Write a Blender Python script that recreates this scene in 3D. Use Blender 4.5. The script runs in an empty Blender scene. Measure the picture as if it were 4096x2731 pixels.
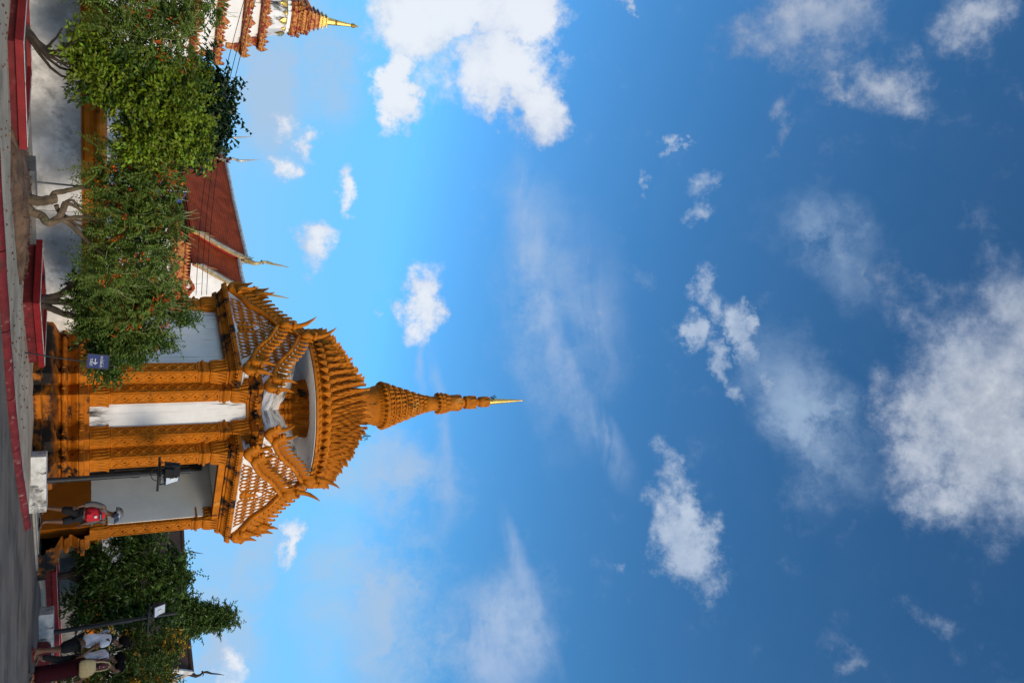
import bpy, bmesh, math, random
import numpy as np
from mathutils import Vector, Matrix

# ------------------------------------------------------------------ camera, light, sky
SC = bpy.context.scene
COL = SC.collection
F = 3306.0                                   # focal length in photograph pixels (photograph 4096 x 2731, turned on its side)
TH = math.atan((2048 - 362) / F)             # upward pitch; the horizon crosses at x = 362
CT, ST = math.cos(TH), math.sin(TH)
EYE = Vector((0, 0, 1.05))
FWD = Vector((0, CT, ST)); UPV = Vector((0, -ST, CT)); RGT = Vector((1, 0, 0))

cam_d = bpy.data.cameras.new('camera'); cam = bpy.data.objects.new('camera', cam_d); COL.objects.link(cam)
cam_d.sensor_fit = 'HORIZONTAL'; cam_d.sensor_width = 36; cam_d.lens = F / 4096 * 36
cam_d.clip_start = .05; cam_d.clip_end = 3000
m = Matrix.Identity(4)
for i, ax in enumerate((UPV, -RGT, -FWD)):     # the photograph lies on its side: image right is up
    for r in range(3): m[r][i] = ax[r]
cam.matrix_world = Matrix.Translation(EYE) @ m
SC.camera = cam

SUN_AZ, SUN_EL = 146.0, 15.0
world = bpy.data.worlds.new('World'); SC.world = world; world.use_nodes = True
sun_d = bpy.data.lights.new('sun', 'SUN'); sun_d.energy = 2.7; sun_d.angle = math.radians(18.0); sun_d.color = (1.0, .86, .68)
sun = bpy.data.objects.new('sun', sun_d); COL.objects.link(sun)
az, el = math.radians(SUN_AZ), math.radians(SUN_EL)
sdir = Vector((math.sin(az) * math.cos(el), math.cos(az) * math.cos(el), math.sin(el)))
sun.rotation_euler = sdir.to_track_quat('Z', 'Y').to_euler(); sun.location = (30, -30, 30)
vs = SC.view_settings; vs.view_transform = 'Standard'; vs.look = 'None'; vs.exposure = 0.2; vs.gamma = 1; vs.use_curve_mapping = False

def ray(v, Y):
    d = FWD + RGT * ((Y - 1365.5) / F) + UPV * ((v - 2048) / F)
    return d
def at_y(v, Y, y):
    d = ray(v, Y); return EYE + d * (y / d.y)
def at_z(v, Y, z=0.0):
    d = ray(v, Y); return EYE + d * ((z - EYE.z) / d.z)
def zax(v, y=22.3):
    return EYE.z + y * math.tan(TH + math.atan((v - 2048) / F))

# ---- node helpers
def nd(t, kind, **kw):
    n = t.nodes.new(kind)
    for k, val in kw.items(): setattr(n, k, val)
    return n
def lk(t, a, b): t.links.new(a, b)
def val(t, sock, x):
    if hasattr(x, 'is_output'): t.links.new(x, sock)
    else: sock.default_value = x
def mth(t, op, a, b=None, c=None, clamp=False):
    n = nd(t, 'ShaderNodeMath', operation=op, use_clamp=clamp)
    val(t, n.inputs[0], a)
    if b is not None: val(t, n.inputs[1], b)
    if c is not None: val(t, n.inputs[2], c)
    return n.outputs[0]
def sstep(t, x, lo, hi, o0=0.0, o1=1.0):
    n = nd(t, 'ShaderNodeMapRange', interpolation_type='SMOOTHSTEP')
    val(t, n.inputs[0], x); n.inputs[1].default_value = lo; n.inputs[2].default_value = hi
    n.inputs[3].default_value = o0; n.inputs[4].default_value = o1
    return n.outputs[0]
def noise(t, vec, scale, detail=4, rough=.55, dist=0.0, out=0):
    n = nd(t, 'ShaderNodeTexNoise'); n.inputs['Scale'].default_value = scale; n.inputs['Detail'].default_value = detail
    n.inputs['Roughness'].default_value = rough; n.inputs['Distortion'].default_value = dist
    if vec is not None: t.links.new(vec, n.inputs['Vector'])
    return n.outputs[out]
def mixc(t, fac, a, b, mode='MIX'):
    n = nd(t, 'ShaderNodeMix', data_type='RGBA', blend_type=mode)
    val(t, n.inputs[0], fac)
    for s, x in ((n.inputs[6], a), (n.inputs[7], b)):
        if hasattr(x, 'is_output'): t.links.new(x, s)
        else: s.default_value = (*x, 1) if len(x) == 3 else x
    return n.outputs[2]

# ---- sky: clear evening sky with clouds that lie in fixed compass directions
wt = world.node_tree; wt.nodes.clear()
wout = nd(wt, 'ShaderNodeOutputWorld'); bg = nd(wt, 'ShaderNodeBackground'); lk(wt, bg.outputs[0], wout.inputs[0])
sky = nd(wt, 'ShaderNodeTexSky', sky_type='NISHITA'); sky.sun_disc = False
sky.sun_elevation = math.radians(SUN_EL); sky.sun_rotation = math.radians(SUN_AZ)
sky.air_density = 1.0; sky.dust_density = .3; sky.ozone_density = 2.5; sky.altitude = 100
lim = nd(wt, 'ShaderNodeVectorMath', operation='MINIMUM'); lk(wt, sky.outputs[0], lim.inputs[0]); lim.inputs[1].default_value = (1.7, 2.85, 4.3)
gm = nd(wt, 'ShaderNodeGamma'); gm.inputs[1].default_value = 1.5; lk(wt, lim.outputs[0], gm.inputs[0])
SKYC = mixc(wt, 1.0, gm.outputs[0], (.8, 1.25, 1.2), 'MULTIPLY')
tc = nd(wt, 'ShaderNodeTexCoord'); DIR = tc.outputs['Generated']
def warp(scale, detail, amp, rough=.62):
    wn = noise(wt, DIR, scale, detail, rough, 0, 1)
    su = nd(wt, 'ShaderNodeVectorMath', operation='SUBTRACT'); lk(wt, wn, su.inputs[0]); su.inputs[1].default_value = (.5, .5, .5)
    ma = nd(wt, 'ShaderNodeVectorMath', operation='MULTIPLY_ADD'); lk(wt, su.outputs[0], ma.inputs[0]); ma.inputs[1].default_value = (amp, amp, amp); lk(wt, DIR, ma.inputs[2])
    return ma.outputs[0]
WDIR = warp(9.0, 8, .15, .66); WDIR2 = warp(6.0, 4, .06)
def blob(v, Y, rv, rY, ang=0, s=1.0, src=None):
    """an elliptical patch of sky round the direction of a photograph pixel; value falls from s at the middle to 0 at the rim"""
    d0 = ray(v, Y).normalized()
    e1 = (UPV - d0 * UPV.dot(d0)).normalized(); e2 = d0.cross(e1) * -1
    if e2.dot(RGT) < 0: e2 = -e2
    k = math.cos(math.atan(math.hypot(v - 2048, Y - 1365.5) / F))
    c, s_ = math.cos(math.radians(ang)), math.sin(math.radians(ang))
    f1 = e1 * c + e2 * s_; f2 = f1.cross(d0)
    R = Matrix((f1, f2, f1.cross(f2))).transposed()
    mp = nd(wt, 'ShaderNodeMapping', vector_type='TEXTURE')
    mp.inputs['Location'].default_value = d0
    mp.inputs['Rotation'].default_value = R.to_euler('XYZ')
    mp.inputs['Scale'].default_value = (rv / F * k, rY / F * k, 1.0)
    lk(wt, src, mp.inputs[0])
    ln = nd(wt, 'ShaderNodeVectorMath', operation='LENGTH'); lk(wt, mp.outputs[0], ln.inputs[0])
    return mth(wt, 'MULTIPLY', mth(wt, 'SUBTRACT', 1.0, ln.outputs['Value'], clamp=True), s)
def blobs(lst, src):
    acc = None
    for b in lst:
        o = blob(*b, src=src)
        acc = o if acc is None else mth(wt, 'SMOOTH_MAX', acc, o, .08)
    return acc
X_ = 1.7415
def S_(lst): return [(a * X_, b * X_, c * X_, d * X_, e, s) for a, b, c, d, e, s in lst]
G1 = S_([(930, 40, 150, 140, 0, 1.5), (1050, 30, 190, 125, 0, 1.6), (1200, 30, 150, 120, 0, 1.5), (900, 170, 60, 170, 0, 1.1), (905, 265, 60, 65, 0, .85), (1150, 170, 170, 110, 20, 1.2), (1210, 250, 95, 110, 0, 1.15), (1000, 190, 90, 90, 0, .45),
         (965, 690, 58, 125, 0, .95), (745, 585, 66, 70, 20, .95), (795, 415, 38, 95, 0, .8), (633, 372, 48, 52, 0, .8), (690, 305, 40, 55, 0, .75), (655, 262, 50, 50, 0, .7), (878, 715, 22, 34, 0, .6), (675, 1245, 36, 75, 0, .85),
         (515, 1530, 55, 90, 0, .8)])
G4 = S_([(1550, 1225, 95, 185, -14, 1.3), (1630, 480, 55, 55, 0, 1.0), (1620, 650, 52, 75, 20, 1.1), (1660, 850, 44, 115, -35, 1.15), (1715, 790, 44, 150, -28, 1.25), (1575, 770, 46, 75, -20, 1.0), (1640, 700, 50, 80, 0, .8),
         (1490, 400, 28, 42, 0, .8), (1530, 325, 24, 36, 0, .8), (1510, 1040, 50, 70, 0, .5), (1620, 420, 60, 60, 0, .75), (1700, 920, 60, 70, 0, .7), (1605, 1340, 80, 60, -10, .6), (1440, 1290, 24, 44, 0, .4), (1425, 48, 18, 18, 0, .7)])
G2 = S_([(2270, 930, 290, 400, 0, 1.35), (2350, 720, 230, 260, 0, 1.2), (2090, 690, 100, 220, -15, .62), (2090, 980, 120, 260, 0, .9), (2150, 1150, 150, 110, 0, .75), (2000, 640, 40, 80, 20, .4),
         (1890, 50, 270, 160, 0, 1.3), (2040, 170, 140, 120, 20, 1.05), (1760, 30, 140, 70, 0, .7), (1930, 190, 100, 60, 10, .65), (2230, 50, 150, 110, 0, .9), (1785, 260, 46, 120, 0, .62), (2300, 170, 110, 110, 0, .5),
         (2120, 1420, 75, 60, 0, .5), (1990, 1530, 110, 60, 0, .6), (2280, 490, 110, 90, 0, .55), (2060, 240, 110, 50, 0, .45)])
G3 = S_([(1160, 1470, 150, 180, 0, 1.1), (1210, 1360, 40, 250, -22, .9), (1215, 560, 60, 330, -6, .8), (1290, 830, 50, 300, -18, .8), (1390, 1010, 50, 190, -32, .7), (962, 850, 12, 150, 0, .8), (1010, 1000, 26, 280, -8, .7), (1370, 700, 130, 300, -10, .5)])
n_f = noise(wt, DIR, 20.0, 10, .66)
n_m = noise(wt, DIR, 5.5, 6, .6)
nf0 = mth(wt, 'SUBTRACT', n_f, .5); nm0 = mth(wt, 'SUBTRACT', n_m, .5)
b1 = blobs(G1, WDIR); b2 = blobs(G2, WDIR); b3 = blobs(G3, WDIR2); b4 = blobs(G4, WDIR)
# scattered clouds go on out of view, made brighter to add ambient light
sep = nd(wt, 'ShaderNodeSeparateXYZ'); lk(wt, DIR, sep.inputs[0])
inwin = sstep(wt, mth(wt, 'DIVIDE', mth(wt, 'ABSOLUTE', sep.outputs['X']), mth(wt, 'MAXIMUM', sep.outputs['Y'], .02)), .8, 1.3)
drift = sstep(wt, mth(wt, 'ADD', noise(wt, WDIR2, 2.6, 5, .6, .3), mth(wt, 'MULTIPLY', nf0, .35)), .46, .7, 0, .9)
drift = mth(wt, 'MULTIPLY', drift, inwin)
def cloud(b_, kf, km, lo, hi):
    d = mth(wt, 'ADD', b_, mth(wt, 'ADD', mth(wt, 'MULTIPLY', nf0, kf), mth(wt, 'MULTIPLY', nm0, km)))
    return mth(wt, 'MULTIPLY', sstep(wt, d, lo, hi), sstep(wt, b_, .0, .22))
c1 = cloud(b1, 1.5, .3, .12, .75); c2 = cloud(b2, 1.4, .9, .16, .86); c4 = cloud(b4, 2.0, .2, .18, 1.0)
mpst = nd(wt, 'ShaderNodeMapping'); mpst.inputs['Rotation'].default_value = (math.radians(18), 0, math.radians(8)); mpst.inputs['Scale'].default_value = (2.5, 7.0, 18.0); lk(wt, WDIR2, mpst.inputs[0])
n_s = noise(wt, mpst.outputs[0], 1.0, 8, .62, .5)
c3 = mth(wt, 'MULTIPLY', sstep(wt, b3, .0, .75), sstep(wt, mth(wt, 'ADD', n_s, mth(wt, 'MULTIPLY', nf0, .45)), .3, .74), clamp=True)
G5 = S_([(900, 1120, 190, 150, 0, 1.0), (880, 1330, 240, 280, 0, .9), (960, 1500, 300, 190, 0, 1.0), (580, 1330, 90, 300, 0, .9), (490, 1440, 80, 260, 0, .9), (600, 150, 130, 320, 0, .9), (740, 110, 130, 230, 0, .8), (1160, 1450, 170, 200, 0, .8), (1860, 960, 130, 300, -22, .6), (1250, 700, 160, 420, -10, .55), (1900, 560, 200, 130, 35, .5)])
n_v = noise(wt, WDIR, 6.5, 8, .6, .2)
b5 = blobs(G5, WDIR)
c5 = mth(wt, 'MULTIPLY', sstep(wt, b5, 0, .7), sstep(wt, mth(wt, 'ADD', n_v, mth(wt, 'MULTIPLY', nf0, .3)), .3, .62))
tex = sstep(wt, mth(wt, 'ADD', n_f, mth(wt, 'MULTIPLY', nm0, .5)), .3, .75, .55, 1.0)
shade = sstep(wt, mth(wt, 'ADD', n_m, mth(wt, 'ADD', mth(wt, 'MULTIPLY', b1, .3), mth(wt, 'MULTIPLY', nf0, .3))), .4, .8)
W1 = mixc(wt, shade, (4.4, 5.4, 7.4), (8.6, 8.9, 9.4))
W2 = mixc(wt, sstep(wt, mth(wt, 'ADD', mth(wt, 'MULTIPLY', b2, .55), mth(wt, 'ADD', mth(wt, 'MULTIPLY', nm0, .9), mth(wt, 'MULTIPLY', nf0, .25))), .05, .85), (2.3, 3.1, 4.7), (7.5, 7.8, 8.2))
haze_f = sstep(wt, sep.outputs['Z'], .3, .0, 0, .5)
c = mixc(wt, haze_f, SKYC, (4.2, 6.0, 8.2))
c = mixc(wt, mth(wt, 'MULTIPLY', c5, .8), c, (4.3, 5.6, 7.4))
c = mixc(wt, mth(wt, 'MULTIPLY', c3, .7), c, (4.2, 5.4, 7.6))
c = mixc(wt, mth(wt, 'MULTIPLY', mth(wt, 'MULTIPLY', c2, .95), tex), c, W2)
c = mixc(wt, mth(wt, 'MULTIPLY', mth(wt, 'MULTIPLY', c4, .95), tex), c, (5.0, 5.9, 7.3))
c = mixc(wt, mth(wt, 'MULTIPLY', c1, .93), c, W1)
c = mixc(wt, drift, c, (13.0, 12.0, 10.8))
lk(wt, c, bg.inputs['Color']); bg.inputs['Strength'].default_value = .088
world.cycles.sampling_method = 'MANUAL'; world.cycles.sample_map_resolution = 1024

# ------------------------------------------------------------------ materials
MATS = {}
def mat(name, col, rough=.7, var=.12, vscale=6.0, bump=0.0, bscale=30.0, metal=0.0, spec=.4, grime=None, island=0.0, stretch=None, transl=0.0, coords='Object'):
    """procedural material: base colour broken up by noise, optional dirt of its own shape, bump, per-piece variation"""
    if name in MATS: return MATS[name]
    M = bpy.data.materials.new(name); M.use_nodes = True; MATS[name] = M
    t = M.node_tree; bs = t.nodes['Principled BSDF']
    tcn = nd(t, 'ShaderNodeTexCoord'); vec = tcn.outputs[coords]
    n1 = noise(t, vec, vscale, 5, .6)
    dark = tuple(c_ * (1 - var * 1.6) for c_ in col); lite = tuple(min(1, c_ * (1 + var)) for c_ in col)
    c_ = mixc(t, sstep(t, n1, .3, .7), dark, lite)
    n0 = noise(t, vec, vscale * 7, 3, .6)
    c_ = mixc(t, sstep(t, n0, .4, .9, 0, var * 1.5), c_, tuple(x * .55 for x in col))
    if island:
        g = nd(t, 'ShaderNodeNewGeometry'); hsn = nd(t, 'ShaderNodeHueSaturation')
        lk(t, c_, hsn.inputs['Color'])
        lk(t, mth(t, 'MULTIPLY_ADD', g.outputs['Random Per Island'], island, 1 - island / 2), hsn.inputs['Value'])
        lk(t, mth(t, 'MULTIPLY_ADD', g.outputs['Random Per Island'], .05, .475), hsn.inputs['Hue'])
        c_ = hsn.outputs[0]
    if grime:
        for (gc, gscale, lo, hi, gs, zlim) in grime:
            v2 = vec
            if gs:
                mp = nd(t, 'ShaderNodeMapping'); mp.inputs['Scale'].default_value = gs; lk(t, vec, mp.inputs[0]); v2 = mp.outputs[0]
            f = sstep(t, noise(t, v2, gscale, 7, .65, .2), lo, hi)
            if zlim:
                sp = nd(t, 'ShaderNodeSeparateXYZ'); lk(t, vec, sp.inputs[0])
                f = mth(t, 'MULTIPLY', f, sstep(t, mth(t, 'ADD', sp.outputs['Z'], mth(t, 'MULTIPLY', mth(t, 'SUBTRACT', noise(t, vec, 2.5, 4), .5), zlim[2])), zlim[0], zlim[1]))
            c_ = mixc(t, f, c_, gc)
    lk(t, c_, bs.inputs['Base Color'])
    bs.inputs['Roughness'].default_value = rough; bs.inputs['Metallic'].default_value = metal
    bs.inputs['Specular IOR Level'].default_value = spec
    if bump:
        bn = nd(t, 'ShaderNodeBump'); bn.inputs['Strength'].default_value = bump; bn.inputs['Distance'].default_value = .02
        lk(t, noise(t, vec, bscale, 6, .65), bn.inputs['Height']); lk(t, bn.outputs[0], bs.inputs['Normal'])
    if transl:
        tr = nd(t, 'ShaderNodeBsdfTranslucent'); lk(t, c_, tr.inputs[0])
        ms = nd(t, 'ShaderNodeMixShader'); ms.inputs[0].default_value = transl
        lk(t, bs.outputs[0], ms.inputs[1]); lk(t, tr.outputs[0], ms.inputs[2])
        lk(t, ms.outputs[0], t.nodes['Material Output'].inputs[0])
    return M
BLK = (.012, .011, .01)
ORANGE = mat('ochre_paint', (.47, .14, .006), .7, .16, 3.0, .35, 22, grime=[((.6, .27, .05), 1.7, .56, .75, None, None), (BLK, 1.9, .57, .67, (1, 1, .55), None)], spec=.15)
ORANGE_C = mat('ochre_carved', (.47, .142, .006), .68, .14, 5.0, .5, 34, grime=[((.6, .27, .05), 1.7, .56, .75, None, None), (BLK, 1.9, .57, .67, (1, 1, .55), None), ((.12, .04, .008), 6, .56, .8, None, None)], spec=.15)
ORANGE_P = mat('ochre_plinth', (.43, .125, .006), .66, .2, 3.0, .5, 18, grime=[(BLK, 1.5, .34, .5, (1, 1, 1.6), (.52, .3, .4)), (BLK, 2.6, .53, .64, None, None)], spec=.15)
ORANGE_D = mat('ochre_dado', (.33, .095, .006), .5, .1, 2.0, .15, 12, spec=.15)
ORANGE_M = mat('ochre_mouldy', (.45, .135, .006), .65, .18, 3.5, .5, 24, grime=[(BLK, 2.8, .5, .62, None, None)], spec=.15)
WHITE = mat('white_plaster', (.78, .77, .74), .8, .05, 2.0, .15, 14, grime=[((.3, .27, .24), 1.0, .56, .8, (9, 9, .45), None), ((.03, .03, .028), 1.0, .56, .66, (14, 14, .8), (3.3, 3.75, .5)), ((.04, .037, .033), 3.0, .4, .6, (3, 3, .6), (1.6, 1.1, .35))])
PASSAGE = mat('passage_plaster', (.86, .83, .76), .8, .05, 1.4, .1, 10)
ROOFW = mat('stained_roof_plaster', (.66, .63, .6), .85, .12, 3.0, .4, 22, grime=[((.1, .1, .09), 2.4, .45, .66, (1, 1, 1), None), ((.03, .03, .028), 4.5, .58, .72, None, None)])
PANELW = mat('pediment_plaster', (.8, .79, .77), .8, .05, 3.0, .1, 14)
GOLD = mat('gold_leaf', (.75, .47, .12), .35, .15, 12, .3, 40, metal=.85)
GOLDP = mat('gold_paint', (.5, .2, .04), .45, .25, 8, .5, 30, metal=.2, grime=[((.26, .018, .01), 5, .48, .56, None, None)])
REDP = mat('red_paint', (.2, .012, .014), .55, .14, 3, .25, 20, grime=[((.22, .13, .11), 6, .66, .8, None, None)], spec=.15)
REDW = mat('worn_red_paint', (.135, .016, .018), .65, .2, 4, .3, 22, grime=[((.25, .18, .15), 8, .58, .72, None, None), ((.04, .025, .022), 2.5, .55, .75, None, None)], spec=.15)
CONC = mat('concrete', (.28, .26, .23), .85, .16, 2.5, .5, 26, grime=[((.1, .09, .075), 1.6, .5, .75, None, None)])
CONCW = mat('white_stained_concrete', (.6, .59, .56), .85, .12, 4, .4, 24, grime=[((.12, .115, .1), 2.5, .45, .7, None, None), ((.02, .02, .018), 7, .54, .66, (1, 1, .5), None)])
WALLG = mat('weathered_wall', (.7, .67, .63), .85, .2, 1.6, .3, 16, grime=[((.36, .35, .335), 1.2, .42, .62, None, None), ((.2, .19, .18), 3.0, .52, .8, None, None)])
STEEL = mat('grey_steel', (.12, .13, .14), .5, .1, 8, .1, 30, metal=.6)
BLACK = mat('black_metal', (.012, .013, .015), .5, .2, 9, .15, 40)
SOIL = mat('soil', (.13, .075, .045), .95, .3, 4, .9, 30)
BARK = mat('bark', (.13, .09, .055), .9, .3, 5, 1.0, 26, grime=[((.09, .11, .035), 3.0, .55, .68, None, None)])
BARKD = mat('dark_bark', (.05, .036, .026), .9, .3, 5, 1.0, 26)
TILE = mat('roof_tiles', (.36, .062, .02), .75, .2, 1.2, .8, 30, spec=.1, grime=[((.16, .04, .02), 9, .56, .7, (1, 1, 1), None), ((.5, .17, .05), 14, .62, .72, None, None)])
GLASSL = mat('lamp_glass', (.5, .56, .62), .08, .02, 3, 0, 1, spec=.9)

# ------------------------------------------------------------------ mesh helpers
class MB:
    def __init__(s): s.v = []; s.f = []
    def add(s, vs_, fs, M=None):
        o = len(s.v)
        s.v += [tuple(M @ Vector(p)) for p in vs_] if M is not None else [tuple(p) for p in vs_]
        s.f += [tuple(i + o for i in f) for f in fs]; return s
    def box(s, c, d, M=None, top=1.0):
        x, y, z = d[0] / 2, d[1] / 2, d[2] / 2
        vs_ = [(c[0] + sx * x * (top if sz > 0 else 1), c[1] + sy * y * (top if sz > 0 else 1), c[2] + sz * z) for sz in (-1, 1) for sx, sy in ((-1, -1), (1, -1), (1, 1), (-1, 1))]
        return s.add(vs_, [(3, 2, 1, 0), (4, 5, 6, 7), (0, 1, 5, 4), (1, 2, 6, 5), (2, 3, 7, 6), (3, 0, 4, 7)], M)
    def prism(s, poly, z0, z1, M=None):
        n = len(poly)
        return s.add([(p[0], p[1], z0) for p in poly] + [(p[0], p[1], z1) for p in poly],
                     [tuple(range(n))[::-1], tuple(range(n, 2 * n))] + [(i, (i + 1) % n, n + (i + 1) % n, n + i) for i in range(n)], M)
    def tube(s, pts, rad, n=8, sx=1.0, up=(0, 0, 1), M=None, cap=True):
        """round section swept along points; rad one value or one per point; sx squeezes the section sideways"""
        pts = [Vector(p) for p in pts]; k = len(pts)
        if not hasattr(rad, '__len__'): rad = [rad] * k
        vs_ = []; u = Vector(up)
        for i, p in enumerate(pts):
            t = (pts[min(i + 1, k - 1)] - pts[max(i - 1, 0)]).normalized()
            if up == (0, 0, 1):                        # carry the frame along so that upright tubes do not twist
                if i == 0: a = t.cross(Vector((0, 1, 0))) if abs(t.y) < .9 else t.cross(Vector((1, 0, 0)))
                else: a = pa - t * pa.dot(t)
            else: a = t.cross(u)
            a.normalize(); pa = a; b = a.cross(t).normalized()
            for j in range(n):
                q = 2 * math.pi * j / n
                vs_.append(p + a * (math.cos(q) * rad[i] * sx) + b * (math.sin(q) * rad[i]))
        fs = [(i * n + j, i * n + (j + 1) % n, (i + 1) * n + (j + 1) % n, (i + 1) * n + j) for i in range(k - 1) for j in range(n)]
        if cap: fs += [tuple(range(n))[::-1], tuple(range((k - 1) * n, k * n))]
        return s.add(vs_, fs, M)
    def lathe(s, prof, n=24, M=None, ph=0.0, cap=True):
        vs_ = [(r * math.cos(ph + 2 * math.pi * j / n), r * math.sin(ph + 2 * math.pi * j / n), z) for r, z in prof for j in range(n)]
        k = len(prof)
        fs = [(i * n + j, i * n + (j + 1) % n, (i + 1) * n + (j + 1) % n, (i + 1) * n + j) for i in range(k - 1) for j in range(n)]
        if cap: fs += [tuple(range(n))[::-1], tuple(range((k - 1) * n, k * n))]
        return s.add(vs_, fs, M)
    def sweep(s, path, prof, closed=False, M=None, cap_in=None):
        """moulding: profile of (outward offset, z) run along a plan polyline with mitred corners"""
        n = len(path); k = len(prof); vs_ = []
        for i in range(n):
            p = Vector(path[i]).to_2d()
            def nrm(a, b):
                d = (Vector(b).to_2d() - Vector(a).to_2d()).normalized(); return Vector((-d.y, d.x))
            if closed: n1 = nrm(path[i - 1], path[i]); n2 = nrm(path[i], path[(i + 1) % n])
            else:
                n1 = nrm(path[i - 1], path[i]) if i > 0 else nrm(path[0], path[1])
                n2 = nrm(path[i], path[i + 1]) if i < n - 1 else n1
            b = n1 + n2; b = b / max(.35, b.dot(n1)) if b.length > 1e-6 else n1
            vs_ += [(p.x + b.x * o, p.y + b.y * o, z) for o, z in prof]
        e = n if closed else n - 1
        fs = [(i * k + j, i * k + j + 1, ((i + 1) % n) * k + j + 1, ((i + 1) % n) * k + j) for i in range(e) for j in range(k - 1)]
        s.add(vs_, fs, M)
        if not closed and cap_in is not None:
            for i in (0, n - 1):
                o = len(s.v) - len(vs_)
                ring = [s.v[o + i * k + j] for j in range(k)]
                b0 = len(s.v); s.v += ring; f = tuple(range(b0, b0 + k)); s.f.append(f if i else f[::-1])
        return s
    def mesh(s, name, mt, smooth=False):
        me = bpy.data.meshes.new(name); me.from_pydata(s.v, [], s.f); me.materials.append(mt)
        if smooth: me.shade_smooth() if smooth is True else me.set_sharp_from_angle(angle=math.radians(smooth)) if False else None
        if smooth:
            me.polygons.foreach_set('use_smooth', [True] * len(me.polygons))
            if smooth is not True: me.set_sharp_from_angle(angle=math.radians(smooth))
        return me
    def build(s, name, mt, parent=None, smooth=False, **kw):
        return obj(name, s.mesh(name, mt, smooth), parent, **kw)
def obj(name, me, parent=None, M=None, label=None, cat=None, group=None, kind=None):
    o = bpy.data.objects.new(name, me); COL.objects.link(o)
    if parent is not None: o.parent = parent
    if M is not None: o.matrix_basis = M
    if label: o['label'] = label
    if cat: o['category'] = cat
    if group: o['group'] = group
    if kind: o['kind'] = kind
    return o
def thing(name, loc, rz, label, cat, group=None):
    return obj(name, None, None, Matrix.Translation(loc) @ Matrix.Rotation(rz, 4, 'Z'), label, cat, group)
def T(x, y, z): return Matrix.Translation((x, y, z))
def RZ(a): return Matrix.Rotation(math.radians(a), 4, 'Z')
def RX(a): return Matrix.Rotation(math.radians(a), 4, 'X')
def RY(a): return Matrix.Rotation(math.radians(a), 4, 'Y')
def SCL(x, y, z): return Matrix.Diagonal((x, y, z, 1))
rnd = random.Random(7); nr = np.random.default_rng(11)

def petal_shape(curl=.0, fat=1.0, both=False):
    """pointed carved leaf, unit wide and high, bulging towards -y"""
    ts = [0, .16, .38, .6, .8, 1.0]; ws = [.34, .5, .47, .33, .15, .0]; ds = [.05, .17, .22, .19, .15, .12 + curl]
    vs_, fs = [], []
    for t, w, d in zip(ts, ws, ds):
        vs_ += [(-w * fat, -d * .25 - curl * t, t), (0, -d - curl * t * t, t), (w * fat, -d * .25 - curl * t, t)]
    for i in range(5):
        a = i * 3; fs += [(a, a + 1, a + 4, a + 3), (a + 1, a + 2, a + 5, a + 4)]
    if both:
        o = len(vs_); vs_ += [(x, -y * .6 + .03, z) for x, y, z in vs_]
        fs += [tuple(i + o for i in f[::-1]) for f in fs]
    return vs_, fs
PET = petal_shape(); PETC = petal_shape(.1); PET2 = petal_shape(0, 1, True)

# ------------------------------------------------------------------ the gate tower
GX, GY, GPSI = 1.795, 22.3, 40.64
gate = thing('gate_tower', (GX, GY, 0), math.radians(GPSI), 'tall ochre and white temple gate tower with tiered lotus spire and gold tip', 'gate')
QUAD = [(-.99, -2.63), (-1.35, -2.63), (-1.35, -2.31), (-1.65, -2.31), (-1.65, -1.95), (-1.95, -1.65), (-2.31, -1.65), (-2.31, -1.35), (-2.63, -1.35)]
LEFT = QUAD + [(x, -y) for x, y in QUAD[::-1]]
RIGHT = [(-x, -y) for x, y in LEFT]
def inset(path, d):          # the wall body behind the pillars
    return [(x + (d if x < -1 else 0) * (1 if x < 0 else 0), y) for x, y in path]
PROF = [(0, -.25), (.55, -.25), (.55, .165), (.43, .19), (.41, .34), (.36, .37), (.11, .46), (.08, .5), (.15, .52), (.175, .56), (.15, .61), (.06, .64), (.07, .68), (.13, .74), (.19, .80), (.19, .835), (.235, .84), (.235, .925), (.14, .935), (.14, 1.0), (.12, 1.03), (-.1, 1.03)]
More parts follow.
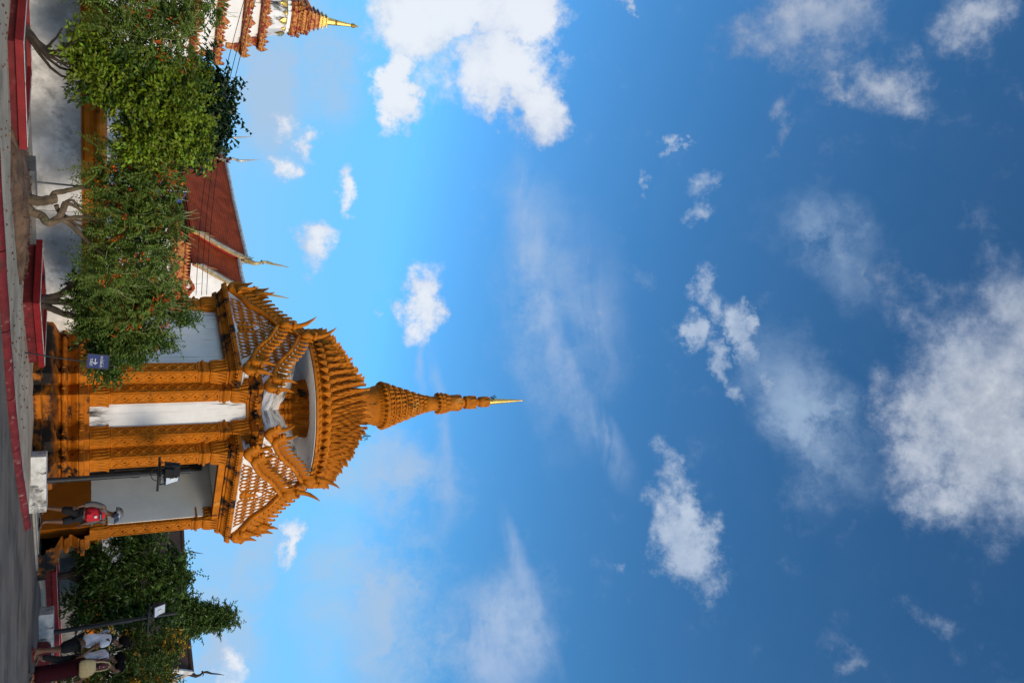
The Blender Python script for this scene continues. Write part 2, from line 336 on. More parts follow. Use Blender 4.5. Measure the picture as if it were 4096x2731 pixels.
for nm, path in (('plinth', LEFT), ('plinth', RIGHT)):
    pl = MB().sweep(path, PROF, cap_in=True).build(nm, ORANGE_P, gate)
    # rows of carved leaves and studs that run round the plinth
    mb = MB()
    segs = list(zip(path[:-1], path[1:]))
    for (a, b) in segs:
        a2, b2 = Vector(a), Vector(b); d = (b2 - a2); L = d.length; d.normalize(); nn = Vector((-d.y, d.x)); ang = math.atan2(d.y, d.x) + math.pi
        for off, z, sp, w, h, tilt in ((.385, .245, .11, .115, .13, -12), (.235, .838, .13, .12, .09, 0), (.165, .52, .06, .05, .08, 0)):
            Lr = L + (2 * off * .8); k = max(1, int(Lr / sp))
            for i in range(k):
                p = a2 + d * (-off * .8 * 0 + (i + .5) * L / k) + nn * off
                M = T(p.x, p.y, z) @ Matrix.Rotation(ang, 4, 'Z') @ RX(tilt) @ SCL(w * (L / k) / sp, .14, h)
                mb.add(*PET, M)
    mb.build('carved_band', ORANGE_P, pl, kind='stuff')
    k_ = -1 if path is LEFT else 1
    body = [(-.99, -2.5), (-1.3, -2.5), (-1.3, -2.2), (-1.60, -2.2), (-1.60, -1.98), (-1.98, -1.60), (-2.2, -1.60), (-2.2, -1.3), (-2.5, -1.3)]
    body = body + [(x, -y) for x, y in body[::-1]]
    if path is RIGHT: body = [(-x, -y) for x, y in body]
    MB().prism(body[::-1], 1.02, 4.3).build('wall', WHITE, gate)
    MB().prism(body[::-1], -.2, 1.015).build('wall_base', ORANGE_D, gate)
    # lining of the passage: painted dado below, pale plaster above
    s = -1 if path is LEFT else 1
    MB().box((s * .985, 0, .53), (.03, 5.04, 1.06)).build('dado', ORANGE_D, gate)
    MB().box((s * .987, 0, 2.38), (.02, 5.03, 2.63)).build('passage_wall', PASSAGE, gate)
    slab = MB().box((s * .93, -.15, 2.0), (.06, 1.9, 3.1)).build('shade_slab', mat('recess_shade_brown', (.035, .028, .024), .6, .2, 4), gate)  # dark panelled slab stands in for the shadowed recess of the passage
    for zz in (.9, 1.9, 2.9): MB().box((s * .89, -.15, zz), (.03, 1.7, .7)).build('shade_slab_panel', MATS['recess_shade_brown'], slab)
MB().box((0, 0, 3.82), (2.1, 5.0, .2)).build('ceiling', PASSAGE, gate)
for s in (-1, 1):
    MB().box((0, s * 2.54, 3.71), (2.0, .2, .15)).build('lintel', ORANGE, gate)
MB().box((0, 0, .03), (1.96, 6.3, .06)).box((0, -2.9, .02), (2.6, .9, .04)).build('threshold', CONC, gate)

# pillars
def lattice(w, z0, z1, mb, depth=.022):
    """crossing diagonal ribs with small flowers at the crossings on the -y face of a shaft"""
    h = z1 - z0; n = max(2, round(h / (w * .95))); ch = h / n
    for i in range(n):
        zc = z0 + (i + .5) * ch
        for sg in (-1, 1):
            ang = math.degrees(math.atan2(ch, sg * w))
            L = math.hypot(ch, w) * .98
            mb.box((0, 0, 0), (L, depth * 1.5, .028), T(0, 0, zc) @ RY(-ang))
        for (x, z, q) in ((0, zc, 1), (-w / 2 + .015, zc + ch / 2, .6), (w / 2 - .015, zc + ch / 2, .6)):
            mb.add([(-.05 * q, 0, z), (0, 0, z - .06 * q), (.05 * q, 0, z), (0, 0, z + .06 * q), (0, -depth * 1.6, z)], [(0, 1, 4), (1, 2, 4), (2, 3, 4), (3, 0, 4)])
        for x in (-w * .27, w * .27):
            mb.add([(x - .045, 0, zc), (x, 0, zc - .07), (x + .045, 0, zc), (x, 0, zc + .07), (x, -depth * .8, zc)], [(0, 1, 4), (1, 2, 4), (2, 3, 4), (3, 0, 4)])
    for sx in (-1, 1): mb.box((sx * (w / 2 + .012), 0, (z0 + z1) / 2), (.022, depth * 1.4, h))
    for z in (z0 - .02, z1 + .02): mb.box((0, 0, z), (w + .04, depth * 1.4, .03))
def make_pillar_meshes(zt):
    """shaft, lotus base, ring and capital for a pillar whose capital ends at height zt"""
    zc0 = zt - .36; zr0 = zc0 - .25; S = .31
    out = []
    mb = MB().box((0, 0, (1.03 + zt) / 2), (S, S, zt - 1.03)); out.append(('shaft', mb.mesh('shaft', ORANGE_C)))
    mb = MB()
    for k in range(4):
        f = MB(); lattice(S - .07, 1.47, zr0 - .04, f); mb.add(f.v, f.f, RZ(90 * k) @ T(0, -S / 2 - .002, 0))
    out.append(('lattice_relief', mb.mesh('lattice_relief', ORANGE_C)))
    mb = MB().sweep([(-S / 2, -S / 2), (-S / 2, S / 2), (S / 2, S / 2), (S / 2, -S / 2)], [(0, 1.03), (.03, 1.035), (.025, 1.2), (.03, 1.33), (.05, 1.4), (0, 1.41)], True)
    for k in range(4):
        for i in range(4): mb.add(*PETC, RZ(90 * k) @ T((i - 1.5) * .088, -S / 2 - .025, 1.05) @ SCL(.092, .13, .36))
    out.append(('lotus_base', mb.mesh('lotus_base', ORANGE_C)))
    mb = MB().sweep([(-S / 2, -S / 2), (-S / 2, S / 2), (S / 2, S / 2), (S / 2, -S / 2)],
                    [(0, zr0), (.02, zr0 + .005), (.02, zr0 + .05), (.005, zr0 + .06), (.045, zr0 + .1), (.05, zr0 + .13), (.01, zr0 + .16), (.012, zr0 + .21), (0, zr0 + .22)], True)
    out.append(('neck_ring', mb.mesh('neck_ring', ORANGE_M)))
    mb = MB().sweep([(-S / 2, -S / 2), (-S / 2, S / 2), (S / 2, S / 2), (S / 2, -S / 2)], [(0, zc0), (.025, zc0 + .01), (.03, zc0 + .2), (.06, zt - .02), (.06, zt), (-.1, zt)], True)
    for k in range(4):
        for i in range(4): mb.add(*PETC, RZ(90 * k) @ T((i - 1.5) * .092, -S / 2 - .03, zc0 + .01) @ RX(6) @ SCL(.096, .16, .36))
    out.append(('lotus_capital', mb.mesh('lotus_capital', ORANGE_C)))
    return out
PORCH = make_pillar_meshes(3.80); CORE = make_pillar_meshes(4.26)
for sx in (-1, 1):
    for sy in (-1, 1):
        for (x, y, ms) in ((2.45, 1.17, PORCH), (1.17, 2.45, PORCH), (2.13, 1.47, CORE), (1.47, 2.13, CORE)):
            p = obj('pillar', ms[0][1], gate, T(sx * x, sy * y, 0))
            for nm, me in ms[1:]: obj(nm, me, p)

# cornices
CPR = [(-.1, 3.79), (.06, 3.795), (.06, 3.84), (.10, 3.85), (.13, 3.9), (.2, 3.965), (.2, 3.985), (.27, 3.99), (.285, 4.06), (.27, 4.075), (-.2, 4.09)]
for k in range(4):
    co = MB().sweep([(1.35, -2.2), (1.35, -2.63), (-1.35, -2.63), (-1.35, -2.2)], CPR).build('porch_cornice', ORANGE_M, gate, M=RZ(90 * k))
    mb = MB()
    for i in range(38): mb.box((-1.58 + i * 3.16 / 37, -2.865, 3.975), (.045, .05, .045))
    for s in (-1, 1):
        for i in range(5): mb.box((s * 1.585, -2.82 + i * .1, 3.975), (.05, .045, .045))
    mb.build('dentil_row', ORANGE_M, co, kind='stuff')
    MB().box((0, -2.42, 4.07), (2.6, .8, .1)).build('porch_slab', ROOFW, gate, M=RZ(90 * k))
CORER = [(-1.65, -2.31), (-1.65, -1.95), (-1.95, -1.65), (-2.31, -1.65)]
ring = []
for k in range(4):
    M = RZ(-90 * k); ring += [tuple((M @ Vector((x, y, 0)))[:2]) for x, y in CORER]
CPR2 = [(-.2, 4.25), (.04, 4.255), (.04, 4.3), (.09, 4.32), (.11, 4.36), (.17, 4.42), (.17, 4.44), (.22, 4.445), (.24, 4.53), (.22, 4.545), (-.3, 4.55)]
co = MB().sweep(ring, CPR2, True).build('core_cornice', ORANGE_M, gate)
mb = MB()
for i in range(len(ring)):
    a, b = Vector(ring[i]), Vector(ring[(i + 1) % len(ring)]); d = b - a; L = d.length; d.normalize(); nn = Vector((-d.y, d.x)); ang = math.atan2(d.y, d.x)
    k = max(2, int(L / .085))
    for j in range(k):
        p = a + d * ((j + .5) * L / k) + nn * .215
        mb.box((0, 0, 0), (.045, .05, .05), T(p.x, p.y, 4.425) @ Matrix.Rotation(ang, 4, 'Z'))
mb.build('dentil_row', ORANGE_M, co, kind='stuff')
MB().prism([(x * .98, y * .98) for x, y in ring[::-1]], 4.2, 4.555).build('core_slab', ROOFW, gate)

# gables: pediment with tracery, naga bargeboards with flame leaves, naga heads and horn finial
def ribbon(mb, pts, w, d=.03, y=0.0):
    """flat raised band along a polyline in the x,z plane"""
    n = len(pts); P = [Vector((p[0], p[1])) for p in pts]; ww = w if hasattr(w, '__len__') else [w] * n; vs_ = []
    for i in range(n):
        t = (P[min(i + 1, n - 1)] - P[max(i - 1, 0)]).normalized(); nn = Vector((-t.y, t.x)) * ww[i] / 2
        for q, yy in ((nn, y), (nn * .5, y - d), (-nn * .5, y - d), (-nn, y)): vs_.append((P[i].x + q.x, yy, P[i].y + q.y))
    fs = [(i * 4 + j, i * 4 + j + 1, i * 4 + j + 5, i * 4 + j + 4) for i in range(n - 1) for j in range(3)]
    mb.add(vs_, fs + [(3, 2, 1, 0), tuple((n - 1) * 4 + j for j in range(4))])
def edge(u, half, z0, z1):       # inner line of the bargeboard: a wave falling from the apex to the eave
    t = u / half
    return z1 + (z0 - z1) * t
def naga_path(half, z0, z1, s, n=26, amp=.04):
    pts = []
    for i in range(n):
        t = i / (n - 1)                         # 0 at the eave, 1 at the apex
        x = half * (1 - t); z = z0 + (z1 - z0) * t
        nx, nz = (z1 - z0), half; L = math.hypot(nx, nz); nx, nz = nx / L, nz / L
        o = amp * math.sin(2 * math.pi * (t * 1.6 + .08)) * (1 - .5 * t)
        pts.append((s * (x + nx * o), 0, z + nz * o))
    return pts
def flame_mesh():
    mb = MB(); vs_, fs = [], []
    ts = [0, .2, .45, .7, .88, 1.0]; ws = [.3, .46, .42, .3, .14, .02]; xs = [0, -.03, 0, .1, .24, .42]
    for t, w, x in zip(ts, ws, xs):
        vs_ += [(x - w, 0, t), (x - w * .1, -.2 * (1 - t * .5), t + .02), (x + w, 0, t + .03), (x - w * .1, .2 * (1 - t * .5), t + .02)]
    for i in range(5):
        for j in range(4): fs.append((i * 4 + j, i * 4 + (j + 1) % 4, i * 4 + 4 + (j + 1) % 4, i * 4 + 4 + j))
    return mb.add(vs_, fs)
FL = flame_mesh(); FLR = MB().add([(-x, y, z) for x, y, z in FL.v], [f[::-1] for f in FL.f])
FLM = {1: FL.mesh('flame', ORANGE_C, 40), -1: FLR.mesh('flame', ORANGE_C, 40)}
def head_mesh(s):
    """rearing naga head: neck, jaw, snout and a long curved crest"""
    mb = MB()
    mb.tube([(0, 0, 0), (s * .12, 0, -.03), (s * .22, 0, .03), (s * .26, 0, .14), (s * .25, 0, .24)], [.10, .11, .105, .095, .07], 8, 1.0, (0, 1, 0))
    mb.tube([(s * .22, 0, .2), (s * .32, 0, .22), (s * .40, 0, .19), (s * .45, 0, .2)], [.075, .07, .05, .02], 7, 1.0, (0, 1, 0))
    mb.tube([(s * .24, 0, .14), (s * .33, 0, .12), (s * .39, 0, .09)], [.05, .04, .012], 6, 1.0, (0, 1, 0))
    mb.tube([(s * .24, 0, .2), (s * .24, 0, .33), (s * .27, 0, .46), (s * .34, 0, .58), (s * .38, 0, .64)], [.075, .07, .055, .03, .008], 8, .7, (0, 1, 0))
    for i in range(4): mb.add(*PET2, T(s * (.1 + .04 * i), 0, .02 + .06 * i) @ RY(-s * (70 - 14 * i)) @ SCL(.1, .22, .17))
    return mb.mesh('naga_head', ORANGE_C, 50)
HEAD = {1: head_mesh(1), -1: head_mesh(-1)}
def horn_mesh():
    mb = MB().lathe([(.03, -.05), (.09, 0), (.12, .07), (.11, .14), (.06, .2), (.05, .22), (.085, .26), (.07, .31), (.035, .33)], 10)
    mb.tube([(0, 0, .3), (0, -.02, .42), (0, -.08, .54), (0, -.19, .66), (0, -.27, .72)], [.05, .05, .042, .024, .006], 8)
    mb.tube([(0, .02, .28), (0, -.1, .3), (0, -.15, .27)], [.04, .03, .01], 6)
    for s in (-1, 1): mb.add(*PET2, T(s * .05, 0, .02) @ RY(s * 40) @ SCL(.16, .3, .24))
    return mb.mesh('horn_finial', ORANGE_C, 50)
HORN = horn_mesh()
def tracery(half, z0, z1):
    mb = MB(); H = z1 - z0
    inside = lambda x, z: abs(x) < (half - .12) * (1 - (z - z0) / H) - .02
    # net of interlaced waves rising from the cornice, with small flame tips
    k_ = int((half - .15) / .125)
    for j in range(-k_, k_ + 1):
        for ph in (0, math.pi):
            x0 = j * .125; pts = []
            for i in range(26):
                z = z0 + .02 + i * .04; x = x0 * (1 - .12 * i / 25) + .062 * math.sin(i * .62 + ph)
                if abs(x) < .13 and z < z0 + H * .55: continue
                if not inside(x, z): break
                pts.append((x, z))
            if len(pts) > 3:
                ribbon(mb, pts, [.03 * (1 - .55 * i / len(pts)) for i in range(len(pts))], .026)
                for q_ in range(3, len(pts) - 1, 5):
                    x, z = pts[q_]; sg = 1 if (q_ + j) % 2 else -1
                    q = [(x, z), (x + sg * .025, z + .025), (x + sg * .034, z + .06), (x + sg * .015, z + .1)]
                    if all(inside(*p) for p in q): ribbon(mb, q, [.022, .034, .026, .004], .028)
    # flame emblem at the middle
    for k, (w, h) in enumerate(((.24, .42), (.17, .34), (.1, .24))):
        mb.add(*PETC, T(0, -.01 * k, z0 + .06 + k * .09) @ SCL(w, .12, min(h, H * .62)))
    for s in (-1, 1):
        for j in range(4):
            ribbon(mb, [(s * .04, z0 + .1 + j * .1), (s * .14, z0 + .12 + j * .1), (s * .2, z0 + .2 + j * .1)], [.05, .045, .005], .04)
    return mb.mesh('tracery', ORANGE_C)
for tier, (half, z0, z1, yp, nfl) in enumerate(((1.42, 4.1, 5.12, -2.80, 11), (1.66, 4.58, 5.68, -2.46, 12))):
    pv = MB().add([(-half, 0, z0), (half, 0, z0), (0, 0, z1), (-half, .07, z0), (half, .07, z0), (0, .07, z1)], [(0, 1, 2), (5, 4, 3), (0, 3, 4, 1), (1, 4, 5, 2), (2, 5, 3, 0)]).mesh('pediment', PANELW)
    tr = tracery(half, z0, z1)
    bodies = {}
    for s in (-1, 1):
        pts = naga_path(half, z0 + .05, z1, s)
        mb = MB().tube(pts, [.08 - .02 * i / 25 for i in range(26)], 10, .85, (0, 1, 0))
        for i in range(0, 25):                                    # belly scales
            p = Vector(pts[i]); mb.add(*PET, T(p.x, -.055, p.z - .04) @ RY(s * 40) @ SCL(.07, .08, .085))
        bodies[s] = (mb.mesh('naga_body', ORANGE_C, 50), pts)
    half2 = half + .13
    rs = [(u, z1 + .02 + (z0 - .02 - z1) * u / half2 - .10 * math.sin(math.pi * u / half2)) for u in [half2 * i / 8 for i in range(9)]]
    sec = [(-u, z) for u, z in rs[::-1]] + rs[1:]
    y0, y1 = (yp + .05, -1.9) if tier == 0 else (yp + .05, -.15)
    n = len(sec)
    rv = [(x, y0, z) for x, z in sec] + [(x, y1, z) for x, z in sec]
    rme = MB().add(rv, [(i, i + 1, n + i + 1, n + i) for i in range(n - 1)] + [tuple(range(n))[::-1], tuple(range(n, 2 * n)), (0, n, 2 * n - 1, n - 1)]).mesh('gable_roof', ROOFW)
    for k in range(4):
        R = RZ(90 * k)
        obj('gable_roof', rme, gate, R)
        pd = obj('pediment', pv, gate, R @ T(0, yp, 0))
        obj('tracery', tr, pd, T(0, -.004, 0))
        for s in (-1, 1):
            me, pts = bodies[s]
            obj('naga_body', me, pd, T(0, -.05, 0))
            for i in range(nfl):
                t = (i + .9) / (nfl + .6); q = t * 25; a = int(q); f = q - a; b = min(25, a + 1)
                x = pts[a][0] * (1 - f) + pts[b][0] * f; z = pts[a][2] * (1 - f) + pts[b][2] * f
                h = .29 - .06 * t
                obj('flame', FLM[-s], pd, T(x + s * .04, -.05, z + .045) @ RY(s * (34 - 10 * t)) @ SCL(.17, .3, h))
            e = pts[0]
            obj('naga_head', HEAD[s], pd, T(e[0] - s * .02, -.05, e[2] + .03) @ SCL(.85, .85, .85))
            obj('naga_head', HEAD[s], pd, T(e[0] - s * .23, -.11, e[2] + .19) @ SCL(.75, .75, .75))
        obj('horn_finial', HORN, pd, T(0, -.05, z1 + .06) @ SCL(1.15, 1.15, 1.12))

# drum under the lotus roof
dq = [(-.2, -.74), (-.2, -.57), (-.38, -.57), (-.38, -.38), (-.57, -.38), (-.57, -.2), (-.74, -.2)]
dring = []
for k in range(4):
    M = RZ(-90 * k); dring += [tuple((M @ Vector((x, y, 0)))[:2]) for x, y in dq]
dr = MB().sweep(dring, [(.02, 4.6), (.02, 5.42), (.0, 5.44), (0, 5.5), (.035, 5.52), (.04, 5.57), (.01, 5.6), (.035, 5.62), (.04, 5.67), (0, 5.7), (.0, 5.74), (.05, 6.0), (.08, 6.13), (-.1, 6.14)], True).build('drum', ORANGE_C, gate)
mb = MB()
for i in range(len(dring)):
    a, b = Vector(dring[i]), Vector(dring[(i + 1) % len(dring)]); d = b - a; L = d.length; d.normalize(); nn = Vector((-d.y, d.x)); ang = math.atan2(d.y, d.x) + math.pi
    k = max(2, int(L / .075))
    for j in range(k):
        p = a + d * ((j + .5) * L / k)
        mb.add(*PETC, T(p.x + nn.x * .01, p.y + nn.y * .01, 5.74) @ Matrix.Rotation(ang, 4, 'Z') @ RX(8) @ SCL(L / k * 1.05, .13, .42))
    p = a + d * L / 2 + nn * .025
    mb.add(*PET, T(p.x, p.y, 5.42) @ Matrix.Rotation(ang, 4, 'Z') @ SCL(L * .7, .1, -.2))
mb.build('drum_leaves', ORANGE_C, dr, kind='stuff')

# lotus roof: white soffit, banded rim, rows of pointed leaves
um = MB().lathe([(.3, 6.14), (.62, 6.14), (1.4, 6.06), (2.06, 5.955), (2.09, 5.96), (2.09, 5.97), (1.6, 6.1), (.3, 6.2)], 64).build('soffit', PANELW, gate, smooth=30)
rim = MB().lathe([(2.06, 5.985), (2.10, 5.972), (2.13, 5.99), (2.13, 6.04), (2.07, 6.055), (2.07, 6.10), (2.02, 6.12), (1.98, 6.16), (2.0, 6.2), (2.06, 6.26), (2.07, 6.33), (2.02, 6.40), (1.86, 6.42), (1.5, 6.66), (1.1, 6.98), (.75, 7.28), (.54, 7.5), (.5, 7.7), (.50, 7.86), (.52, 8.0), (.56, 8.1), (.2, 8.12)], 64, cap=False).build('lotus_roof', ORANGE_C, gate, smooth=35)
mb = MB()
for i in range(84):
    a = 360 * i / 84; mb.add(*PET, RZ(a) @ T(0, -2.08, 6.115) @ RX(4) @ SCL(.12, .12, -.075))
for i in range(62):
    a = 360 * (i + .5) / 62; mb.add(*PET, RZ(a) @ T(0, -2.06, 6.37) @ RX(-6) @ SCL(.225, .34, -.22))
mb.build('rim_leaves', ORANGE_C, rim, kind='stuff')
def kranok():
    """upright flame leaf with curled scrolls, hollow back closed"""
    ts = [0, .12, .28, .46, .64, .82, 1.0]; ws = [.36, .5, .46, .3, .15, .07, .0]; ds = [.05, .18, .24, .2, .17, .2, .26]
    vs_, fs = [], []
    for t, w, d in zip(ts, ws, ds): vs_ += [(-w, -d * .3, t), (0, -d, t), (w, -d * .3, t), (0, -d * .1 + .06 * (1 - t), t)]
    for i in range(6):
        for j in range(4): fs.append((i * 4 + j, i * 4 + (j + 1) % 4, i * 4 + 4 + (j + 1) % 4, i * 4 + 4 + j))
    vs2, fs2 = petal_shape(0)
    mb = MB().add(vs_, fs)
    mb.add([(x * .55, y * .8 - .06, .08 + z * .62) for x, y, z in vs2], fs2)
    return mb
KR = kranok(); KRM = KR.mesh('roof_leaf', ORANGE_C)
rows = [(62, 2.04, 6.33, .30), (62, 1.88, 6.46, .33), (52, 1.72, 6.59, .35), (52, 1.55, 6.72, .35), (42, 1.39, 6.85, .35), (42, 1.23, 6.97, .34), (33, 1.08, 7.09, .33), (33, .94, 7.21, .32), (24, .81, 7.32, .31), (24, .69, 7.43, .3)]
cnt = 0; rest = MB()
for r, (n, R, z, h) in enumerate(rows):
    for i in range(n):
        a = 360 * (i + .5 * (r % 2)) / n
        w = 2 * math.pi * R / n * .84
        M = RZ(a) @ T(0, -R, z) @ RX(9 - r * .9 + rnd.uniform(-4, 4)) @ SCL(w, .4, h * rnd.uniform(1.0, 1.3))
        if r < 5 and cnt < 300: cnt += 1; obj('roof_leaf', KRM, rim, M)
        else: rest.add(KR.v, KR.f, M)
rest.build('upper_roof_leaves', ORANGE_C, rim, kind='stuff')

# spire
za = zax
sp = [(.5, za(1455)), (.44, za(1470)), (.46, za(1490)), (.56, za(1508)), (.6, za(1518)), (.66, za(1529)), (.66, za(1534)), (0.525, za(1537)), (0.515, za(1552)), (0.555, za(1555)), (0.555, za(1559)), (0.475, za(1561)), (0.455, za(1576)), (0.500, za(1580)), (0.495, za(1585)), (0.425, za(1587)), (0.395, za(1602)), (0.440, za(1606)), (0.435, za(1611)), (0.365, za(1613)), (0.325, za(1630)), (0.365, za(1634)), (0.355, za(1639)), (0.295, za(1641)), (0.255, za(1656)), (0.295, za(1660)), (0.285, za(1664)), (0.225, za(1666)), (0.205, za(1680)), (0.230, za(1685)), (0.215, za(1695)),
      (.24, za(1700)), (.25, za(1707)), (.215, za(1722)), (.205, za(1735)), (.25, za(1748)), (.285, za(1755)), (.29, za(1765)), (.25, za(1775)), (.22, za(1790)), (.235, za(1800)), (.235, za(1820)), (.20, za(1836)), (.215, za(1841)), (.13, za(1843)), (.125, za(1853)), (.19, za(1858)), (.195, za(1875)), (.17, za(1893)), (.185, za(1899)), (.1, za(1901)), (.1, za(1910)), (.15, za(1916)), (.16, za(1928)), (.13, za(1945)), (.14, za(1953)), (.05, za(1955))]
spire = MB().lathe(sp, 32).build('spire', ORANGE_C, gate, smooth=40)
mb = MB()
for (n, R, v0, v1, w, tilt) in ((30, .62, 1531, 1514, .12, 8), (28, .57, 1536, 1557, .13, -3), (26, .505, 1560, 1582, .12, -3), (24, .445, 1586, 1608, .11, -3), (22, .385, 1612, 1636, .105, -3), (20, .315, 1640, 1662, .1, -3), (16, .255, 1665, 1686, .1, -3), (14, .22, 1684, 1700, .09, -2),
                              (16, .27, 1757, 1742, .1, 10), (16, .27, 1757, 1776, .1, -14), (14, .24, 1770, 1796, .1, -8), (8, .205, 1812, 1843, .14, 2), (8, .17, 1868, 1901, .115, 2), (8, .13, 1922, 1955, .09, 2)):
    for i in range(n):
        z0_, z1_ = za(v0), za(v1)
        mb.add(*PET, RZ(360 * i / n + v0) @ T(0, -R, z0_) @ RX(tilt) @ SCL(w * 1.1, (.34 if v0 < 1800 else .2) * min(1, w / .12), z1_ - z0_))
mb.build('spire_leaves', ORANGE_C, spire, kind='stuff')
mb = MB()
for i in range(40):                      # flutes of the neck
    a = 2 * math.pi * i / 40; mb.tube([(math.cos(a) * .47, math.sin(a) * .47, za(1465)), (math.cos(a) * .45, math.sin(a) * .45, za(1490)), (math.cos(a) * .56, math.sin(a) * .56, za(1510))], .022, 5)
mb.build('neck_flutes', ORANGE_C, spire, kind='stuff')
MB().lathe([(.05, za(1954)), (.095, za(1956)), (.085, za(1975)), (.06, za(2025)), (.03, za(2070)), (.018, za(2088)), (.022, za(2092)), (.004, za(2096))], 16).build('gold_tip', GOLD, gate, smooth=40)

# ------------------------------------------------------------------ ground, pavement, kerb, boundary walls
A_ = Vector((math.cos(math.radians(GPSI)), math.sin(math.radians(GPSI)), 0)); B_ = Vector((-A_.y, A_.x, 0)); GC = Vector((GX, GY, 0))
def G(a, b, z=0): return GC + A_ * a + B_ * b + Vector((0, 0, z))
ASPH = mat('asphalt', (.14, .118, .096), .92, .2, .7, .6, 60, grime=[((.2, .185, .16), 16, .6, .7, None, None), ((.035, .032, .03), .8, .45, .7, None, None), ((.03, .03, .028), 22, .62, .7, None, None)])
PAVE = mat('pavement_concrete', (.42, .36, .27), .9, .18, .8, .5, 40, grime=[((.2, .165, .12), 1.1, .45, .7, None, None), ((.55, .5, .4), 20, .62, .7, None, None), ((.1, .07, .045), 14, .64, .72, None, None)])
def grid_sheet(name, x0, x1, y0, y1, nx, ny, zf, mt, **kw):
    vs_ = [(x0 + (x1 - x0) * i / nx, y0 + (y1 - y0) * j / ny, 0) for j in range(ny + 1) for i in range(nx + 1)]
    vs_ = [(x, y, zf(x, y)) for x, y, _ in vs_]
    return MB().add(vs_, [(j * (nx + 1) + i, j * (nx + 1) + i + 1, (j + 1) * (nx + 1) + i + 1, (j + 1) * (nx + 1) + i) for j in range(ny) for i in range(nx)]).build(name, mt, **kw)
MB().add([(-900, -900, 0), (900, -900, 0), (900, 900, 0), (-900, 900, 0)], [(0, 1, 2, 3)]).build('ground', ASPH, kind='structure')
kp = [(-9.0, 6.6), (-5.5, 9.2), (-3.0, 11.0), (-.75, 12.5), (.29, 13.25), (1.22, 14.1), (1.95, 15.05), (2.65, 16.1), (3.1, 16.85), (3.4, 17.4)]
wl = G(-2.6, 0); wl2 = G(-16, 0)
pv = [(x, y) for x, y in kp] + [(3.15, 17.75), (2.6, 18.0), tuple(G(-1.0, -3.4)[:2]), tuple(G(-2.6, -.1)[:2]), tuple(G(-16, -.1)[:2])]
MB().prism(pv[::-1] if False else pv, -.05, .035).build('pavement', PAVE, kind='structure')
# pavement beyond the gate on the far side of the drive
pr = [tuple(G(1.6, -3.2)[:2]), tuple(G(3.0, -2.6)[:2]), tuple(G(14, -2.6)[:2]), tuple(G(14, -.1)[:2]), tuple(G(2.6, -.1)[:2])]
MB().prism(pr, -.05, .05).build('far_pavement', PAVE, kind='structure')
kerb = obj('kerb', None, None, label='red painted rounded kerb curving along the edge of the road', cat='kerb', kind='structure')
def resample(pts, step):
    P = [Vector(p) for p in pts]; out = [P[0].copy()]; acc = 0
    fine = []
    for a, b in zip(P[:-1], P[1:]):
        n = max(1, int((b - a).length / .05)); fine += [a.lerp(b, i / n) for i in range(n)]
    fine.append(P[-1]); d = 0
    for a, b in zip(fine[:-1], fine[1:]):
        d += (b - a).length
        if d >= step: out.append(b.copy()); d = 0
    return out
kpts = resample([(x, y, 0) for x, y in kp], .28)
# smooth the line
for _ in range(3): kpts = [kpts[0]] + [(kpts[i - 1] + kpts[i] * 2 + kpts[i + 1]) / 4 for i in range(1, len(kpts) - 1)] + [kpts[-1]]
for i in range(0, len(kpts) - 1, 4):
    seg = [p.copy() for p in kpts[i:i + 5]]
    if len(seg) < 2: continue
    d0 = (seg[1] - seg[0]).normalized(); d1 = (seg[-1] - seg[-2]).normalized(); seg[0] += d0 * .008; seg[-1] -= d1 * .008
    if i + 5 >= len(kpts): seg.append(seg[-1] + Vector((.06, .1, -.04)))
    for p in seg: p.z = rnd.uniform(-.004, .004) + .008
    mb = MB().tube(seg, .085, 12, 1.05); mb.build('kerb_stone', REDW, kerb, smooth=60)

WALLD = mat('shade_dark_wall', (.17, .16, .15), .9, .25, 1.6, .3, 16, grime=[((.07, .07, .06), 1.2, .42, .62, None, None)])  # wall colour darkened to stand for the shade under the trees
def wall_run(name, a0, a1, label, wm=WALLG):
    o = thing(name, G(a0, 0), math.radians(GPSI), label, 'wall')
    L = a1 - a0; s = 1 if L > 0 else -1; L = abs(L)
    n = max(1, round(L / 2.9))
    for i in range(n):
        x0 = s * (i * L / n + .006); x1 = s * ((i + 1) * L / n - .006)
        MB().box(((x0 + x1) / 2, 0, .45), (abs(x1 - x0), .3, .9)).build('wall_panel', wm, o)
    path = [(0, -.17), (s * L, -.17), (s * L, .17), (0, .17)]
    if s > 0: path = path[::-1]
    MB().sweep(path, [(-.1, .9), (.0, .902), (.0, .93), (.05, .95), (.05, 1.02), (.02, 1.04), (.03, 1.1), (.09, 1.16), (.1, 1.2), (.06, 1.22), (.04, 1.28), (-.1, 1.33), (-.17, 1.33)], True).build('coping', ORANGE, o)
    MB().box((s * L / 2, 0, .05), (L, .42, .1)).build('footing', CONC, o)
    return o
wall_run('boundary_wall', -2.62, -15.5, 'low grey weathered boundary wall with ochre moulded coping behind the flowering shrubs')
wall_run('boundary_wall', 2.62, 15.5, 'low dark boundary wall with ochre coping running beyond the gate passage behind the leafy tree', WALLD)

